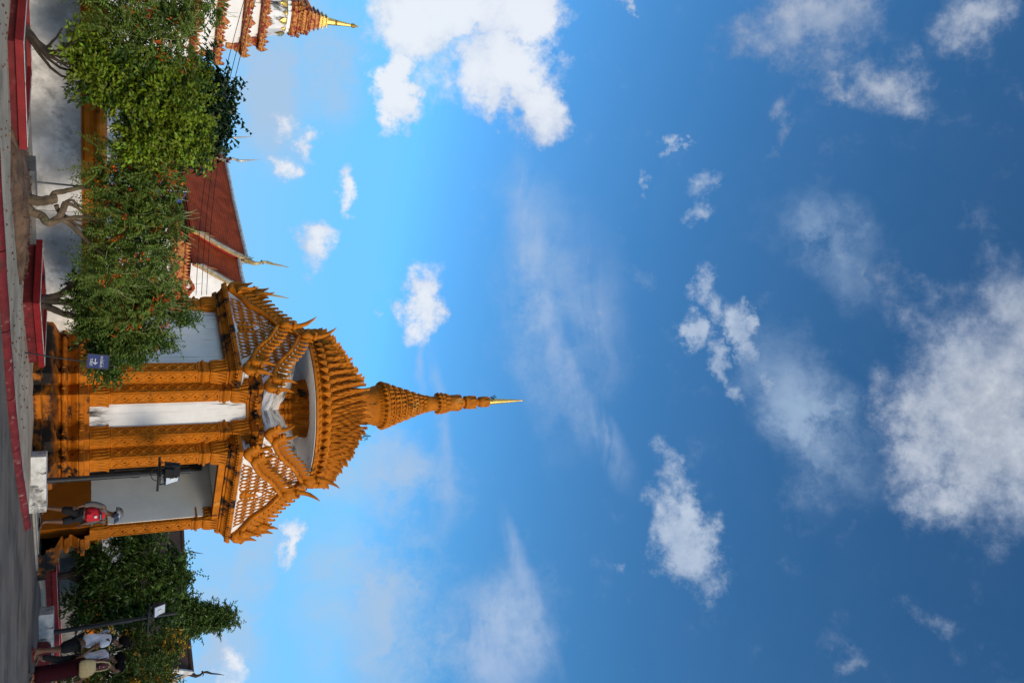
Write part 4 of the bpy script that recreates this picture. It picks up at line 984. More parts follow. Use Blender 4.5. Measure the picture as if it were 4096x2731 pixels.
# gnarled tree in the middle
yg = 14.65
def g(v, Y, dy=0): return at_y(v, Y, yg + dy)
base = at_z(95, 800, .15)
base.y = yg; base.x = at_y(95, 805, yg).x
st = [([g(88, 795), g(125, 800), g(160, 805), g(200, 800), g(225, 795)], .075, .05), ([g(215, 800), g(215, 775, .03), g(260, 765, .05), g(310, 752, .05), g(350, 750, .1), g(375, 735, .1)], .042, .02),
      ([g(92, 815), g(130, 850, -.04), g(165, 862, -.05), g(190, 890, -.05), g(215, 885, -.05), g(235, 870, -.05), g(252, 838, -.03), g(262, 812, 0)], .062, .034), ([g(190, 890, -.05), g(225, 885, -.08), g(262, 875, -.05), g(330, 868), g(420, 880)], .04, .016),
      ([g(250, 878, -.05), g(290, 905), g(340, 955), g(370, 985), g(400, 1010), g(470, 1060)], .034, .014), ([g(255, 812), g(300, 825), g(345, 860), g(420, 900)], .026, .012), ([g(258, 815), g(285, 800, .05), g(330, 830, .08), g(400, 845, .1)], .022, .01),
      ([g(262, 878), g(310, 900, .1), g(370, 935, .1), g(430, 960, .1)], .024, .01), ([g(225, 820), g(240, 850, .05), g(300, 880, .1), g(390, 890, .1)], .03, .012), ([g(375, 735, .1), g(390, 770, .1), g(380, 800, .15), g(470, 800)], .016, .008), ([g(345, 975), g(380, 990, .1), g(430, 990, .1)], .016, .008)]
o, bl = flame_shrub(base, yg, [(480, 700, 110, 120, 0), (560, 800, 150, 130, 0), (500, 880, 110, 110, -.1), (620, 700, 110, 110, .1), (640, 900, 110, 130, 0), (560, 1000, 150, 130, 0), (660, 1050, 80, 100, 0), (430, 790, 60, 90, 0), (440, 960, 60, 90, .1), (480, 1100, 130, 120, 0), (700, 780, 50, 110, 0), (560, 640, 120, 80, .1), (420, 680, 50, 70, 0)], 1250, 90,
            'gnarled flame flower tree with twisted bare trunks and orange blossoms between the two red planters', st, BARK)
# dark trunked shrub in the second planter, feathery in front and glossy below
ys = 16.9; base = at_z(165, 1215, .24); base.y = ys; base.x = at_y(165, 1215, ys).x
def h(v, Y, dy=0): return at_y(v, Y, ys + dy)
st = [([h(160, 1195), h(200, 1190), h(245, 1175), h(300, 1130), h(350, 1090)], .06, .03), ([h(160, 1200), h(220, 1205), h(290, 1210, .05), h(380, 1200, .1)], .06, .035), ([h(160, 1215), h(210, 1235, -.05), h(270, 1260, -.05), h(340, 1270), h(420, 1290)], .055, .03), ([h(245, 1175), h(285, 1160, .1), h(330, 1180, .1)], .03, .02), ([h(290, 1075), h(300, 1090), h(330, 1110)], .012, .02)]
o, bl = flame_shrub(base, ys, [(560, 1190, 140, 130, -.1), (640, 1260, 120, 120, 0), (500, 1270, 120, 110, -.2), (540, 1090, 100, 80, 0), (700, 1180, 70, 80, .1), (610, 1340, 90, 70, 0)], 750, 60,
            'dense dark trunked tree in the red walled planter with orange blossoms, reaching to the gate', st, BARKD)
bl2 = [(np.array(Vector(c) - o.location), r) for c, r in pxb([(370, 1140, 90, 110, 0), (360, 1240, 90, 110, 0), (370, 1330, 90, 80, .1), (480, 1330, 120, 90, .15), (440, 1200, 110, 120, .1), (560, 1400, 90, 70, .15), (390, 1420, 60, 60, .1), (440, 1480, 50, 60, .2), (300, 1110, 45, 60, 0), (730, 1250, 70, 80, .2), (520, 1470, 50, 50, .1), (660, 1370, 90, 70, .2), (310, 1370, 50, 40, .05), (380, 1510, 40, 35, .2)], ys)]
broad_leaves('glossy_crown', bl2, 2100, 8, .075, .03, mat('leaf_glossy', (.085, .15, .02), .4, .2, 2, 0, 1, island=.8, transl=.3), o)
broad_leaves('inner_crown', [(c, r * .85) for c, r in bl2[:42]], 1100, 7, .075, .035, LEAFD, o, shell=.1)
# tall dark tree beyond the wall
ym = 27.0
def mtree(name, y, trunk_px, lobes, ntw, L, W, mt, label, cat='tree', per=7, bark=BARKD, r=.15, droop=.4, extra=None):
    b = at_z(300, trunk_px[0][1], 0); b.y = y; b.x = at_y(trunk_px[0][0], trunk_px[0][1], y).x; b.z = 0
    o = thing(name, b, 0, label, cat); ow = o.location.copy()
    mb = MB(); pts = [Vector((0, 0, -.1))] + [at_y(v, Y, y) - ow for v, Y in trunk_px]
    limb(mb, pts, r, r * .4, 8)
    bl = [(c - np.array(ow), rr) for c, rr in pxb(lobes, y)]
    for c, rr in bl[::5]: limb(mb, [pts[-2], (pts[-1] + Vector(c)) / 2 + Vector((0, 0, -.1)), Vector(c)], r * .4, r * .12, 6)
    mb.build('trunk', bark, o)
    broad_leaves('crown', bl, ntw, per, L, W, mt, o, droop=droop, up=.1)
    if extra: extra(o, bl)
    return o
mtree('mango_tree', ym, [(500, 430), (700, 420)], [(760, 340, 70, 80, 0), (800, 430, 90, 90, 0), (860, 350, 60, 90, .2), (880, 440, 60, 50, 0), (730, 470, 80, 80, .3), (800, 540, 90, 70, 0), (860, 500, 60, 50, 0), (690, 560, 80, 70, .3), (780, 580, 60, 40, .2), (820, 300, 40, 50, 0)], 1100, .24, .055, LEAFM,
      'tall dark long leaved tree rising behind the flowering shrubs beside the white shrine', droop=.7)
# trees at the far right
yr = 25.2
def redtips(o, bl): 
    P = clusters(bl, 10, 5, .12, .9); broad = leaf_mesh('withered_leaves', P, unit(nr.normal(size=P.shape)), .16, .06, DRYL); obj('withered_leaves', broad, o, kind='stuff')
mtree('leafy_tree', yr, [(260, 2300), (420, 2290)], [(420, 2230, 110, 90, 0), (520, 2200, 120, 80, 0), (600, 2260, 110, 100, 0), (480, 2330, 130, 100, -.1), (620, 2360, 110, 100, 0), (380, 2340, 100, 90, -.2), (680, 2220, 60, 70, .2), (700, 2330, 60, 70, .2), (350, 2420, 90, 70, -.2), (480, 2440, 130, 100, -.1), (610, 2460, 120, 90, 0), (330, 2250, 60, 60, -.1), (560, 2160, 110, 50, .2), (740, 2240, 25, 30, .2)], 2000, .13, .05, mat('leaf_mid_green', (.075, .13, .018), .45, .2, 2, 0, 1, island=.8, transl=.25),
      'leafy dark green tree just beyond the gate in front of the far wall', per=8, extra=redtips)
mtree('conical_tree', 40.0, [(300, 2475), (700, 2475)], [(690 + 24 * i_, 2472 + 6 * math.sin(i_ * 2), 26, 100 * (1 - i_ / 10.6) ** .85, 0) for i_ in range(11)], 3000, .15, .06, mat('leaf_conical', (.085, .14, .022), .5, .2, 2, 0, 1, island=.7, transl=.25),
      'dark cone shaped evergreen tree standing above the other trees beyond the gate', per=8)
def yel(o, bl): blossoms('blossoms', clusters(bl, 75, 9, .09, .9), YFLW, o, .05, 7)
mtree('yellow_flower_tree', 24.0, [(230, 2640), (420, 2640)], [(520, 2600, 150, 90, 0), (600, 2680, 140, 110, 0), (460, 2700, 150, 100, -.1), (680, 2600, 70, 80, .1), (400, 2600, 90, 90, 0), (680, 2700, 60, 60, .1), (700, 2560, 50, 60, .2), (330, 2680, 90, 90, 0), (560, 2760, 150, 80, 0)], 2000, .11, .032, mat('leaf_olive', (.09, .14, .025), .5, .2, 2, 0, 1, island=.7, transl=.3),
      'tree covered in clusters of yellow blossoms behind the walking people', per=8, extra=yel)
# unseen tree added across the road to cast shade on the walkers
o = thing('added_shade_tree', (12.6, 13.6, 0), 0, 'broad dense unseen tree added across the road from the gate to shade the walkers', 'tree')
mb = MB(); limb(mb, [(0, 0, -.1), (.1, 0, 1.2), (0, .1, 2.6)], .22, .14)
sb = [(np.array(c_), np.array(r_)) for c_, r_ in (((0, 0, 3.6), (1.7, 1.7, 1.3)), ((1.5, 1.4, 3.5), (1.5, 1.5, 1.2)), ((-1.4, -1.3, 3.4), (1.4, 1.4, 1.1)), ((.3, .3, 2.5), (1.9, 1.9, .8)))]
for c_, r_ in sb: limb(mb, [(0, 0, 2.0), Vector(c_) * .6 + Vector((0, 0, .6)), Vector(c_)], .1, .03, 6)
mb.build('trunk', BARKD, o); broad_leaves('crown', sb, 1500, 8, .2, .1, LEAFD, o, shell=.2)
# fallen leaves on the soil and pavement
P = []
for i in range(900):
    x, y = rnd.uniform(-4.5, 1.5), rnd.uniform(11.8, 17.5)
    if x < y * .62 - 8.4 and (inpoly(x, y, strip) or rnd.random() < .35): 
        z = soil_z(x, y) + .01 if inpoly(x, y, strip) else .04
        P.append((x, y, z))
P = np.array(P); D = nr.normal(size=P.shape); D[:, 2] = np.abs(D[:, 2]) * .15
obj('fallen_leaves', leaf_mesh('fallen_leaves', P, unit(D), nr.uniform(.03, .07, len(P)), .03, DRYL), label='scattered dry brown leaves on the soil and pavement below the trees', cat='leaves', kind='stuff')
# weeds rooted in the spire
for (v, Y, nlf, lab, dy) in ((1955, 1590, 12, 'small weed growing at the foot of the gold tip', 0), (1445, 1748, 12, 'small leafy weed growing among the lotus roof leaves', -.9), (1632, 1622, 10, 'tiny green tuft growing on the ringed spire', -.5), (1290, 1385, 8, 'small sprig growing at the edge of the lotus roof', -1.2)):
    p = at_y(v, Y, 22.3 + dy); o = thing('weed', p, 0, lab, 'plant'); mb = MB(); Q = []
    for i in range(4):
        e = Vector((rnd.uniform(-.12, .12), rnd.uniform(-.15, 0), rnd.uniform(.08, .24))); mb.tube([(0, 0, -.04), e * .5 + Vector((0, 0, .02)), e], .005, 4); Q += [tuple(e * rnd.uniform(.5, 1.05)) for _ in range(nlf // 3)]
    mb.build('stem', BARKD, o); Q = np.array(Q); obj('leaves', leaf_mesh('leaves', Q, nr.normal(size=Q.shape), .07, .04, LEAFD), o)

# ------------------------------------------------------------------ floodlight posts
def floodlight_post(base, rz, lean, zt, label, lamps):
    o = thing('floodlight_post', base, rz, label, 'lamp post', 'floodlight posts on concrete bases along the drive')
    MB().box((0, 0, .14), (1.1, .55, .3), top=.985).build('concrete_base', CONCW, o)
    lx = lambda z: lean * z / zt
    pm = MB().tube([(lx(z), 0, z) for z in (.25, .8, 1.5, 1.85)], [.055, .055, .052, .05], 10)
    pm.tube([(lx(1.8), 0, 1.8), (lx(1.95), 0, 1.95)], .06, 10); pm.tube([(lx(1.9), 0, 1.9), (lx(zt - .18), 0, zt - .18)], .038, 10); pm.tube([(lx(zt - .2), 0, zt - .2), (lx(zt), 0, zt)], .045, 8)
    pm.build('post', BLACK, o, smooth=50)
    zc = zt - .62
    MB().tube([(lx(zc) - .36, -.05, zc + .02), (lx(zc) + .36, -.05, zc - .02)], .024, 8).build('crossbar', BLACK, o)
    mb = MB(); q = [(lx(zc) + .14 * math.cos(t), -.06, zc - .02 + .13 * math.sin(t)) for t in [i * 2 * math.pi / 14 for i in range(15)]]
    mb.tube(q, .009, 5); mb.build('cable_loop', BLACK, o)
    for (dx, yaw, pitch) in lamps:
        M = T(lx(zc) + dx, -.09, zc + .06) @ RZ(yaw) @ RX(pitch)
        h_ = obj('floodlight', MB().box((0, .04, .2), (.30, .1, .26), top=.9).box((0, .12, .19), (.2, .1, .16)).box((0, -.015, .2), (.33, .02, .3)).mesh('floodlight', BLACK), o, M)
        MB().box((0, -.03, .2), (.28, .012, .25)).build('lamp_glass', GLASSL, h_)
        MB().tube([(-.17, .03, .2), (-.17, .03, -.02), (.17, .03, -.02), (.17, .03, .2)], .014, 6).build('bracket', BLACK, h_)
        MB().lathe([(.005, 0), (.05, .01), (.05, .02), (.01, .03)], 10, T(0, -.036, .2) @ RX(90)).build('bulb', mat('bulb', (.75, .75, .72), .2), h_)
b = at_z(115, 1936, 0); b.z = 0
floodlight_post(b + Vector((0, .28, 0)), math.radians(6), 0.0, 2.92, 'black floodlight post on a stained white concrete base beside the gate doorway', [(.13, 38, -18), (-.12, 200, -18)])
b = at_z(155, 2552, 0); b.z = 0
floodlight_post(b + Vector((0, .28, 0)), math.radians(4), -.06, 2.92, 'black floodlight post on a grey concrete base behind the man in the white shirt', [(-.13, 18, -22)])
p = at_z(150, 2645, 0)
MB().sweep([(-.45, -.2), (-.45, .2), (.45, .2), (.45, -.2)], [(0, 0), (.02, .01), (0, .2), (-.06, .26), (-.2, .27)], True).build('kerb_block', REDW, M=T(p.x + .1, p.y, 0), label='dull red rounded kerb block beside the far floodlight base', cat='block')

# ------------------------------------------------------------------ toilet sign
b = at_z(97, 1408, 0.03); yS = b.y
def sg(v, Y): return at_y(v, Y, yS)
sp0 = sg(352, 1446); sgn = thing('toilet_sign', (b.x, b.y, .03), 0, 'blue toilet direction sign with white arrow on a thin leaning pole', 'sign')
off = b - Vector((0, 0, 0)); off.z = .03
top = sg(458, 1464) - off
MB().tube([(0, .02, -.05), top + Vector((0, .02, 0))], .013, 8).build('pole', BLACK, sgn)
BLUE = mat('sign_blue', (.004, .02, .12), .5, .05, 4); WP = mat('sign_white', (.6, .62, .64), .5, .03, 4)
c = sg(392, 1446) - off
Mb = T(*c) @ RY(6) @ RZ(4) @ SCL(.84, 1, .84)
sw, shh = .285, .40
board = obj('board', MB().box((0, 0, 0), (sw, .012, shh)).mesh('board', BLUE), sgn, Mb)
fm = MB()
for s in (-1, 1): fm.box((s * (sw / 2 + .008), 0, 0), (.016, .026, shh + .03)); fm.box((0, 0, s * (shh / 2 + .008)), (sw + .002, .024, .016))
fm.build('frame', BLACK, board)
def strokes(mb, segs, x0, z0, k, w):
    for pl in segs:
        P = [Vector((x0 + p[0] * k, z0 + p[1] * k)) for p in pl]
        for a, b_ in zip(P[:-1], P[1:]):
            d_ = (b_ - a); L_ = d_.length
            if L_ < 1e-6: continue
            d_.normalize(); n_ = Vector((-d_.y, d_.x)) * w / 2; a2 = a - d_ * w * .4; b2 = b_ + d_ * w * .4
            mb.add([(a2.x - n_.x, -.0085, a2.y - n_.y), (b2.x - n_.x, -.0085, b2.y - n_.y), (b2.x + n_.x, -.0085, b2.y + n_.y), (a2.x + n_.x, -.0085, a2.y + n_.y)], [(0, 1, 2, 3)])
def circ(x, z, r, n=12, a0=0, a1=360): return [(x + r * math.cos(math.radians(a0 + (a1 - a0) * i / n)), z + r * math.sin(math.radians(a0 + (a1 - a0) * i / n))) for i in range(n + 1)]
tl = MB()
LT = {'T': [[(0, 1), (.6, 1)], [(.3, 1), (.3, 0)]], 'O': [[(.35 + .33 * math.cos(t), .5 + .5 * math.sin(t)) for t in [i * math.pi / 7 for i in range(15)]]], 'I': [[(.08, 0), (.08, 1)]], 'L': [[(0, 1), (0, 0), (.5, 0)]], 'E': [[(.5, 1), (0, 1), (0, 0), (.5, 0)], [(0, .5), (.42, .5)]]}
x = -.058
for ch, adv in (('T', .7), ('O', .85), ('I', .3), ('L', .65), ('E', .68), ('T', .7)):
    strokes(tl, LT[ch], x, -.148, .042, .0062); x += adv * .042
lao = [[[(0, .1), (0, .9)], circ(.1, .85, .1), [(0, .5), (.3, .9), (.45, .8), (.45, 0)], [(.2, 0), (.45, 0)]],           # tho
       [circ(.1, .75, .1), [(.1, .9), (.35, .8), (.35, 0)]],                                                             # aa
       [circ(.1, .2, .1), [(.0, .3), (.25, 0), (.4, .3), (.4, .9)]],                                                     # ngo
       [[(.3, 1.5), (.1, 1.6), (.15, 1.2), (.15, 0), (.3, 0)]],                                                           # ai
       [circ(.1, .8, .1), [(0, .8), (0, 0), (.4, 0), (.4, 1.3)]],                                                         # po
       [circ(.1, .85, .1), [(.1, .75), (.1, 0), (.3, .8), (.45, 0), (.6, .9)]],                                           # ho
       [circ(.25, .45, .28), [(.4, .65), (.2, .95)]],                                                                     # o
       [circ(.1, .2, .1), [(.0, .3), (.25, 0), (.4, .3), (.4, .9)]],                                                      # ngo
       [circ(.1, .85, .1), [(.1, .75), (.1, 0)], [(.1, .3), (.45, .0)], [(.45, .9), (.45, 0)]],                           # no
       [circ(.1, .75, .1), [(.1, .9), (.35, .8), (.35, 0)]]]
x = -.118
for i, gl in enumerate(lao):
    strokes(tl, gl, x, .045, .042, .005); x += .0245
strokes(tl, [[(0, .1), (.15, 0), (.3, .25)], [(.15, .3), (.15, 0)]], .025, .1, .04, .0045); strokes(tl, [circ(.1, .1, .1), [(0, .3), (.15, .2), (.3, .45)]], .085, .1, .04, .0045)
strokes(tl, [[(-.056, -.052), (.058, -.052)], [(.02, -.012), (.06, -.052), (.02, -.094)]], 0, 0, 1, .013)
tl.build('lettering', WP, board)

# ------------------------------------------------------------------ people
def skin_mesh(name, V, E, R, mt, sub=2, root=0):
    me = bpy.data.meshes.new(name); me.from_pydata(V, E, []); o = bpy.data.objects.new(name, me); COL.objects.link(o)
    md = o.modifiers.new('skin', 'SKIN'); md.use_smooth_shade = True; md.branch_smoothing = .6
    sv = me.skin_vertices[0].data
    for i, r in enumerate(R): sv[i].radius = (r if hasattr(r, '__len__') else (r, r)); sv[i].use_root = (i == root)
    ss = o.modifiers.new('sub', 'SUBSURF'); ss.levels = sub; ss.render_levels = sub
    dg = bpy.context.evaluated_depsgraph_get(); dg.update()
    m2 = bpy.data.meshes.new_from_object(o.evaluated_get(dg)); m2.name = name; m2.materials.clear(); m2.materials.append(mt)
    m2.polygons.foreach_set('use_smooth', [True] * len(m2.polygons))
    bpy.data.objects.remove(o); bpy.data.meshes.remove(me); return m2
class Graph:
    def __init__(s): s.V = []; s.E = []; s.R = []
    def p(s, x, r, prev=None):
        s.V.append(tuple(x)); s.R.append(r); i = len(s.V) - 1
        if prev is not None: s.E.append((prev, i))
        return i
    def chain(s, pts, prev=None):
        for x, r in pts: prev = s.p(x, r, prev)
        return prev
    def mesh(s, name, mt, sub=2): return skin_mesh(name, s.V, s.E, s.R, mt, sub)
SKIN = mat('skin', (.15, .07, .04), .55, .08, 6); HAIR = mat('black_hair', (.006, .005, .005), .9, .2, 20, .4, 60, spec=.08)
def cloth(n, c, **k): return mat(n, c, .85, .12, 7, .25, 60, **k)
def loft(rings, n=18, M=None):
    """stack of ellipses (centre x, y, z, half depth, half width, forward tilt)"""
    mb = MB(); vs_ = []
    for (cx, cy, cz, rx, ry) in rings:
        for j in range(n):
            q = 2 * math.pi * j / n; vs_.append((cx + rx * math.cos(q), cy + ry * math.sin(q), cz))
    k = len(rings); fs = [(i * n + j, i * n + (j + 1) % n, (i + 1) * n + (j + 1) % n, (i + 1) * n + j) for i in range(k - 1) for j in range(n)]
    return mb.add(vs_, fs + [tuple(range(n))[::-1], tuple(range((k - 1) * n, k * n))], M)
def body_graph(J):
    """x forward, y to the person's left, z up"""
    g = Graph()
    pel = g.p(J['pel'], (.1, .12)); wai = g.p(J['wai'], (.085, .1), pel); che = g.p(J['che'], (.09, .12), wai); nk = g.p(J['nk'], (.055, .06), che)
    n2 = g.p(J['n2'], .052, nk); jaw = g.p(J['jaw'], (.07, .062), n2); hd = g.p(J['hd'], (.095, .078), jaw); tp = g.p(J['tp'], (.07, .06), hd)
    f = Vector(J.get('face', (1, 0, 0))); nb = Vector(J['hd']).lerp(Vector(J['jaw']), .35); nose = g.p(nb + f * .1, (.02, .016), hd); 
    for s in ('R', 'L'):
        sh = g.p(J['sh' + s], .05, che); el = g.p(J['el' + s], .04, sh); wr = g.p(J['wr' + s], .027, el)
        d = (Vector(J['wr' + s]) - Vector(J['el' + s])).normalized(); pm = g.p(Vector(J['wr' + s]) + d * .06, (.018, .034), wr)
        sd = d.cross(Vector((0, 1, 0))).normalized()
        for i in range(4):
            b0 = Vector(J['wr' + s]) + d * .095 + sd * (.02 * (i - 1.5)); fl = (.05, .06, .055, .042)[i]
            a = g.p(b0, .0095, pm); b = g.p(b0 + d * fl * .6 + Vector((.012, 0, 0)), .0085, a); g.p(b0 + d * fl + Vector((.022, 0, -.004)), .007, b)
        a = g.p(Vector(J['wr' + s]) + d * .045 + sd * .036, .011, pm); g.p(Vector(J['wr' + s]) + d * .085 + sd * .05, .009, a)
        hp = g.p(J['hp' + s], .078, pel); th = g.p(Vector(J['hp' + s]).lerp(Vector(J['kn' + s]), .4), .078, hp); kn = g.p(J['kn' + s], .055, th); ca = g.p(Vector(J['kn' + s]).lerp(Vector(J['an' + s]), .35), .052, kn); an = g.p(J['an' + s], .036, ca)
        t = Vector(J['an' + s]); q = Vector(J.get('toe' + s, (1, 0, 0))); b = g.p(t + q * .07 + Vector((0, 0, -.045)), (.034, .026), an); g.p(t + q * .16 + Vector((0, 0, -.058)), (.036, .018), b)
        g.p(t - q * .04 + Vector((0, 0, -.05)), (.03, .026), an)
    return g
def sandal(o, J, mt):
    for s in ('R', 'L'):
        a = Vector(J['an' + s]); q = Vector(J.get('toe' + s, (1, 0, 0)))
        mb = MB()
        P = [(-.085, .025), (-.07, .038), (0, .036), (.1, .045), (.17, .042), (.2, .02)]
        side = Vector((-q.y, q.x, 0)); poly = [a + q * x + side * w for x, w in P] + [a + q * x - side * w for x, w in P[::-1]]
        mb.prism([(p.x, p.y) for p in poly[::-1]], a.z - .094, a.z - .07); mb.tube([a + q * .07 + side * .045 + Vector((0, 0, -.07)), a + q * .09 + Vector((0, 0, -.018)), a + q * .07 - side * .045 + Vector((0, 0, -.07))], .012, 6)
        mb.build('sandal', mt, o)
def hair_cap(c, r, mt, o, back=.4, seed=1, low=-.35, name='hair'):
    """uneven cap of hair: ellipsoid shell, open towards the face (+x)"""
    rr = random.Random(seed); vs_, fs = [], []; nu, nv = 22, 12
    for i in range(nv + 1):
        th = math.pi * i / nv
        for j in range(nu):
            ph = 2 * math.pi * j / nu; x, y, z = math.sin(th) * math.cos(ph), math.sin(th) * math.sin(ph), math.cos(th)
            k = 1 + rr.uniform(-.05, .07)
            if x > .25 and z < .45: k *= .82 - .25 * (x - .25)
            if z < low: k *= .8
            vs_.append((c[0] + r[0] * x * k - back * .03, c[1] + r[1] * y * k, c[2] + r[2] * z * k))
    fs = [(i * nu + j, i * nu + (j + 1) % nu, (i + 1) * nu + (j + 1) % nu, (i + 1) * nu + j) for i in range(nv) for j in range(nu)]
    return MB().add(vs_, fs).build(name, mt, o, smooth=True)
def eyes(o, J):
    f = Vector(J.get('face', (1, 0, 0))); c = Vector(J['hd']).lerp(Vector(J['jaw']), .22)
    mb = MB()
    for s in (-1, 1): mb.box(c + f * .088 + Vector((0, s * .032, .012)), (.012, .024, .012)); 
    mb.box(Vector(J['jaw']).lerp(Vector(J['hd']), .12) + f * .072, (.014, .044, .009))
    for s in (-1, 1): mb.tube([c + Vector((-.01, s * .074, .02)), c + Vector((-.015, s * .088, .0)), c + Vector((-.01, s * .078, -.035))], [.012, .018, .01], 6)
    mb.build('features', mat('face_lines', (.06, .025, .018), .6, .05), o)

# man in white polo shirt walking to the right, head bowed
pm = at_z(131, 2612, 0); pm = Vector((pm.x * .965, 19.2, 0)); pm.x = at_y(128, 2600, 19.2).x
man = thing('person', pm, math.radians(6), 'person in white polo shirt with striped cuffs and dark knee shorts, head bowed, walking', 'person')
J = dict(pel=(-.02, 0, .93), wai=(-.04, 0, 1.08), che=(-.03, 0, 1.3), nk=(.02, 0, 1.45), n2=(.06, 0, 1.5), jaw=(.13, 0, 1.54), hd=(.13, 0, 1.635), tp=(.11, 0, 1.71), face=(.9, 0, -.43),
         shR=(-.03, -.19, 1.38), elR=(.02, -.22, 1.1), wrR=(.17, -.2, .9), shL=(-.03, .19, 1.38), elL=(.0, .23, 1.1), wrL=(.16, .2, .92),
         hpR=(-.02, -.095, .88), knR=(.03, -.1, .48), anR=(-.03, -.1, .095), hpL=(-.02, .095, .88), knL=(.08, .1, .49), anL=(.1, .1, .095))
obj('body', body_graph(J).mesh('body', SKIN), man); eyes(man, J)
POLO = cloth('white_polo', (.8, .8, .84)); NAVY = cloth('dark_shorts', (.02, .022, .025), spec=.1); STR = cloth('orange_stripe', (.4, .1, .03))
g_ = Graph(); a = g_.p((-.02, 0, .88), (.155, .18)); b = g_.p((-.035, 0, 1.08), (.145, .17), a); c = g_.p((-.03, 0, 1.31), (.168, .22), b); d_ = g_.p((.005, 0, 1.43), (.085, .095), c)
for s in (-1, 1): e = g_.p((-.03, s * .21, 1.37), .092, c); g_.p((0, s * .225, 1.2), .074, e)
sh_ = obj('polo_shirt', g_.mesh('polo_shirt', POLO), man)
MB().tube([(.0, -.232, 1.165), (.003, -.233, 1.15)], .071, 12).tube([(.0, .232, 1.165), (.003, .233, 1.15)], .071, 12).build('cuff_stripe', STR, sh_)
MB().tube([(.0, 0, 1.43), (.035, 0, 1.475)], .078, 14).build('collar', NAVY, sh_)
g_ = Graph(); a = g_.p((-.02, 0, .93), (.135, .16))
for s, kx in ((-1, .02), (1, .05)): b = g_.p((-.015, s * .095, .82), .12, a); c = g_.p((kx, s * .1, .62), .105, b); g_.p((kx + .01, s * .1, .5), .1, c)
obj('shorts', g_.mesh('shorts', NAVY), man)
hair_cap((.105, 0, 1.66), (.125, .105, .115), HAIR, man, seed=3); sandal(man, J, REDW)
fl = thing('flower_offering', pm + Vector((.3, -.2, .82)), 0, 'small bunch of yellow flowers held in the hand of the man in white', 'flowers')
MB().lathe([(.01, -.05), (.05, 0), (.055, .06), (.02, .09)], 10).build('wrap', cloth('pink_wrap', (.5, .3, .3)), fl)
blossoms('petals', np.array([(rnd.uniform(-.05, .05), rnd.uniform(-.05, .05), rnd.uniform(.06, .12)) for _ in range(14)]), YFLW, fl, .035)

# woman in a long maroon skirt with a pale shoulder bag
pw = at_z(118, 2700, 0); yw = 18.3; pw = Vector((at_y(118, 2693, yw).x, yw, 0))
wom = thing('person', pw, math.radians(-4), 'person in patterned maroon blouse and long dark maroon skirt with hair tied up', 'person')
J = dict(pel=(0, 0, .9), wai=(0, 0, 1.05), che=(.04, 0, 1.25), nk=(.09, 0, 1.38), n2=(.12, 0, 1.42), jaw=(.18, 0, 1.46), hd=(.175, 0, 1.55), tp=(.15, 0, 1.62), face=(.93, 0, -.36),
         shR=(.03, -.17, 1.32), elR=(.08, -.23, 1.08), wrR=(.2, -.2, .9), shL=(.03, .17, 1.32), elL=(.1, .22, 1.06), wrL=(.24, .17, .94),
         hpR=(0, -.09, .85), knR=(.06, -.09, .46), anR=(.02, -.09, .095), hpL=(0, .09, .85), knL=(.1, .09, .47), anL=(.2, .09, .095))
obj('body', body_graph(J).mesh('body', SKIN), wom); eyes(wom, J)
BLOU = cloth('patterned_blouse', (.11, .02, .025), grime=[((.4, .36, .36), 26, .56, .62, None, None)]); SKRT = cloth('maroon_skirt', (.026, .003, .006), spec=.1)
g_ = Graph(); a = g_.p((0, 0, .86), (.15, .17)); b = g_.p((.005, 0, 1.05), (.125, .15), a); c = g_.p((.04, 0, 1.25), (.135, .175), b); d_ = g_.p((.08, 0, 1.36), (.07, .08), c)
for s in (-1, 1): e = g_.p((.035, s * .18, 1.31), .075, c); g_.p((.065, s * .215, 1.16), .062, e)
obj('blouse', g_.mesh('blouse', BLOU), wom)
loft([(.05, 0, .10, .17, .15), (.05, 0, .2, .165, .15), (.05, 0, .5, .155, .155), (.03, 0, .75, .16, .175), (.01, 0, .88, .155, .175), (0, 0, .96, .13, .155), (0, 0, .98, .05, .08)], 22).build('long_skirt', SKRT, wom, smooth=True)
hair_cap((.15, 0, 1.565), (.12, .1, .11), HAIR, wom, seed=8)
MB().lathe([(.0, -.075), (.05, -.05), (.07, 0), (.05, .05), (.0, .07)], 14, T(.03, 0, 1.6) @ SCL(1.1, 1, 1)).build('hair_bun', HAIR, wom, smooth=True)
sandal(wom, J, BLACK)
BAG = mat('woven_bag', (.42, .33, .17), .8, .1, 30, .6, 90)
bag = thing('shoulder_bag', pw + Vector((-.02, -.27, .88)), 0, 'pale straw coloured shoulder bag hanging at the side of the woman in maroon', 'bag')
loft([(.0, 0, -.03, .12, .05), (0, 0, .0, .17, .07), (0, 0, .1, .175, .075), (-.01, 0, .2, .15, .06), (-.02, 0, .26, .1, .03), (-.02, 0, .265, .03, .01)], 18).build('pouch', BAG, bag, smooth=True)
MB().tube([(-.1, 0, .22), (-.08, .02, .36), (-.02, .08, .49), (.05, .1, .52), (.1, .06, .46), (.09, .0, .34), (.08, 0, .23)], .014, 6).build('strap', BAG, bag)

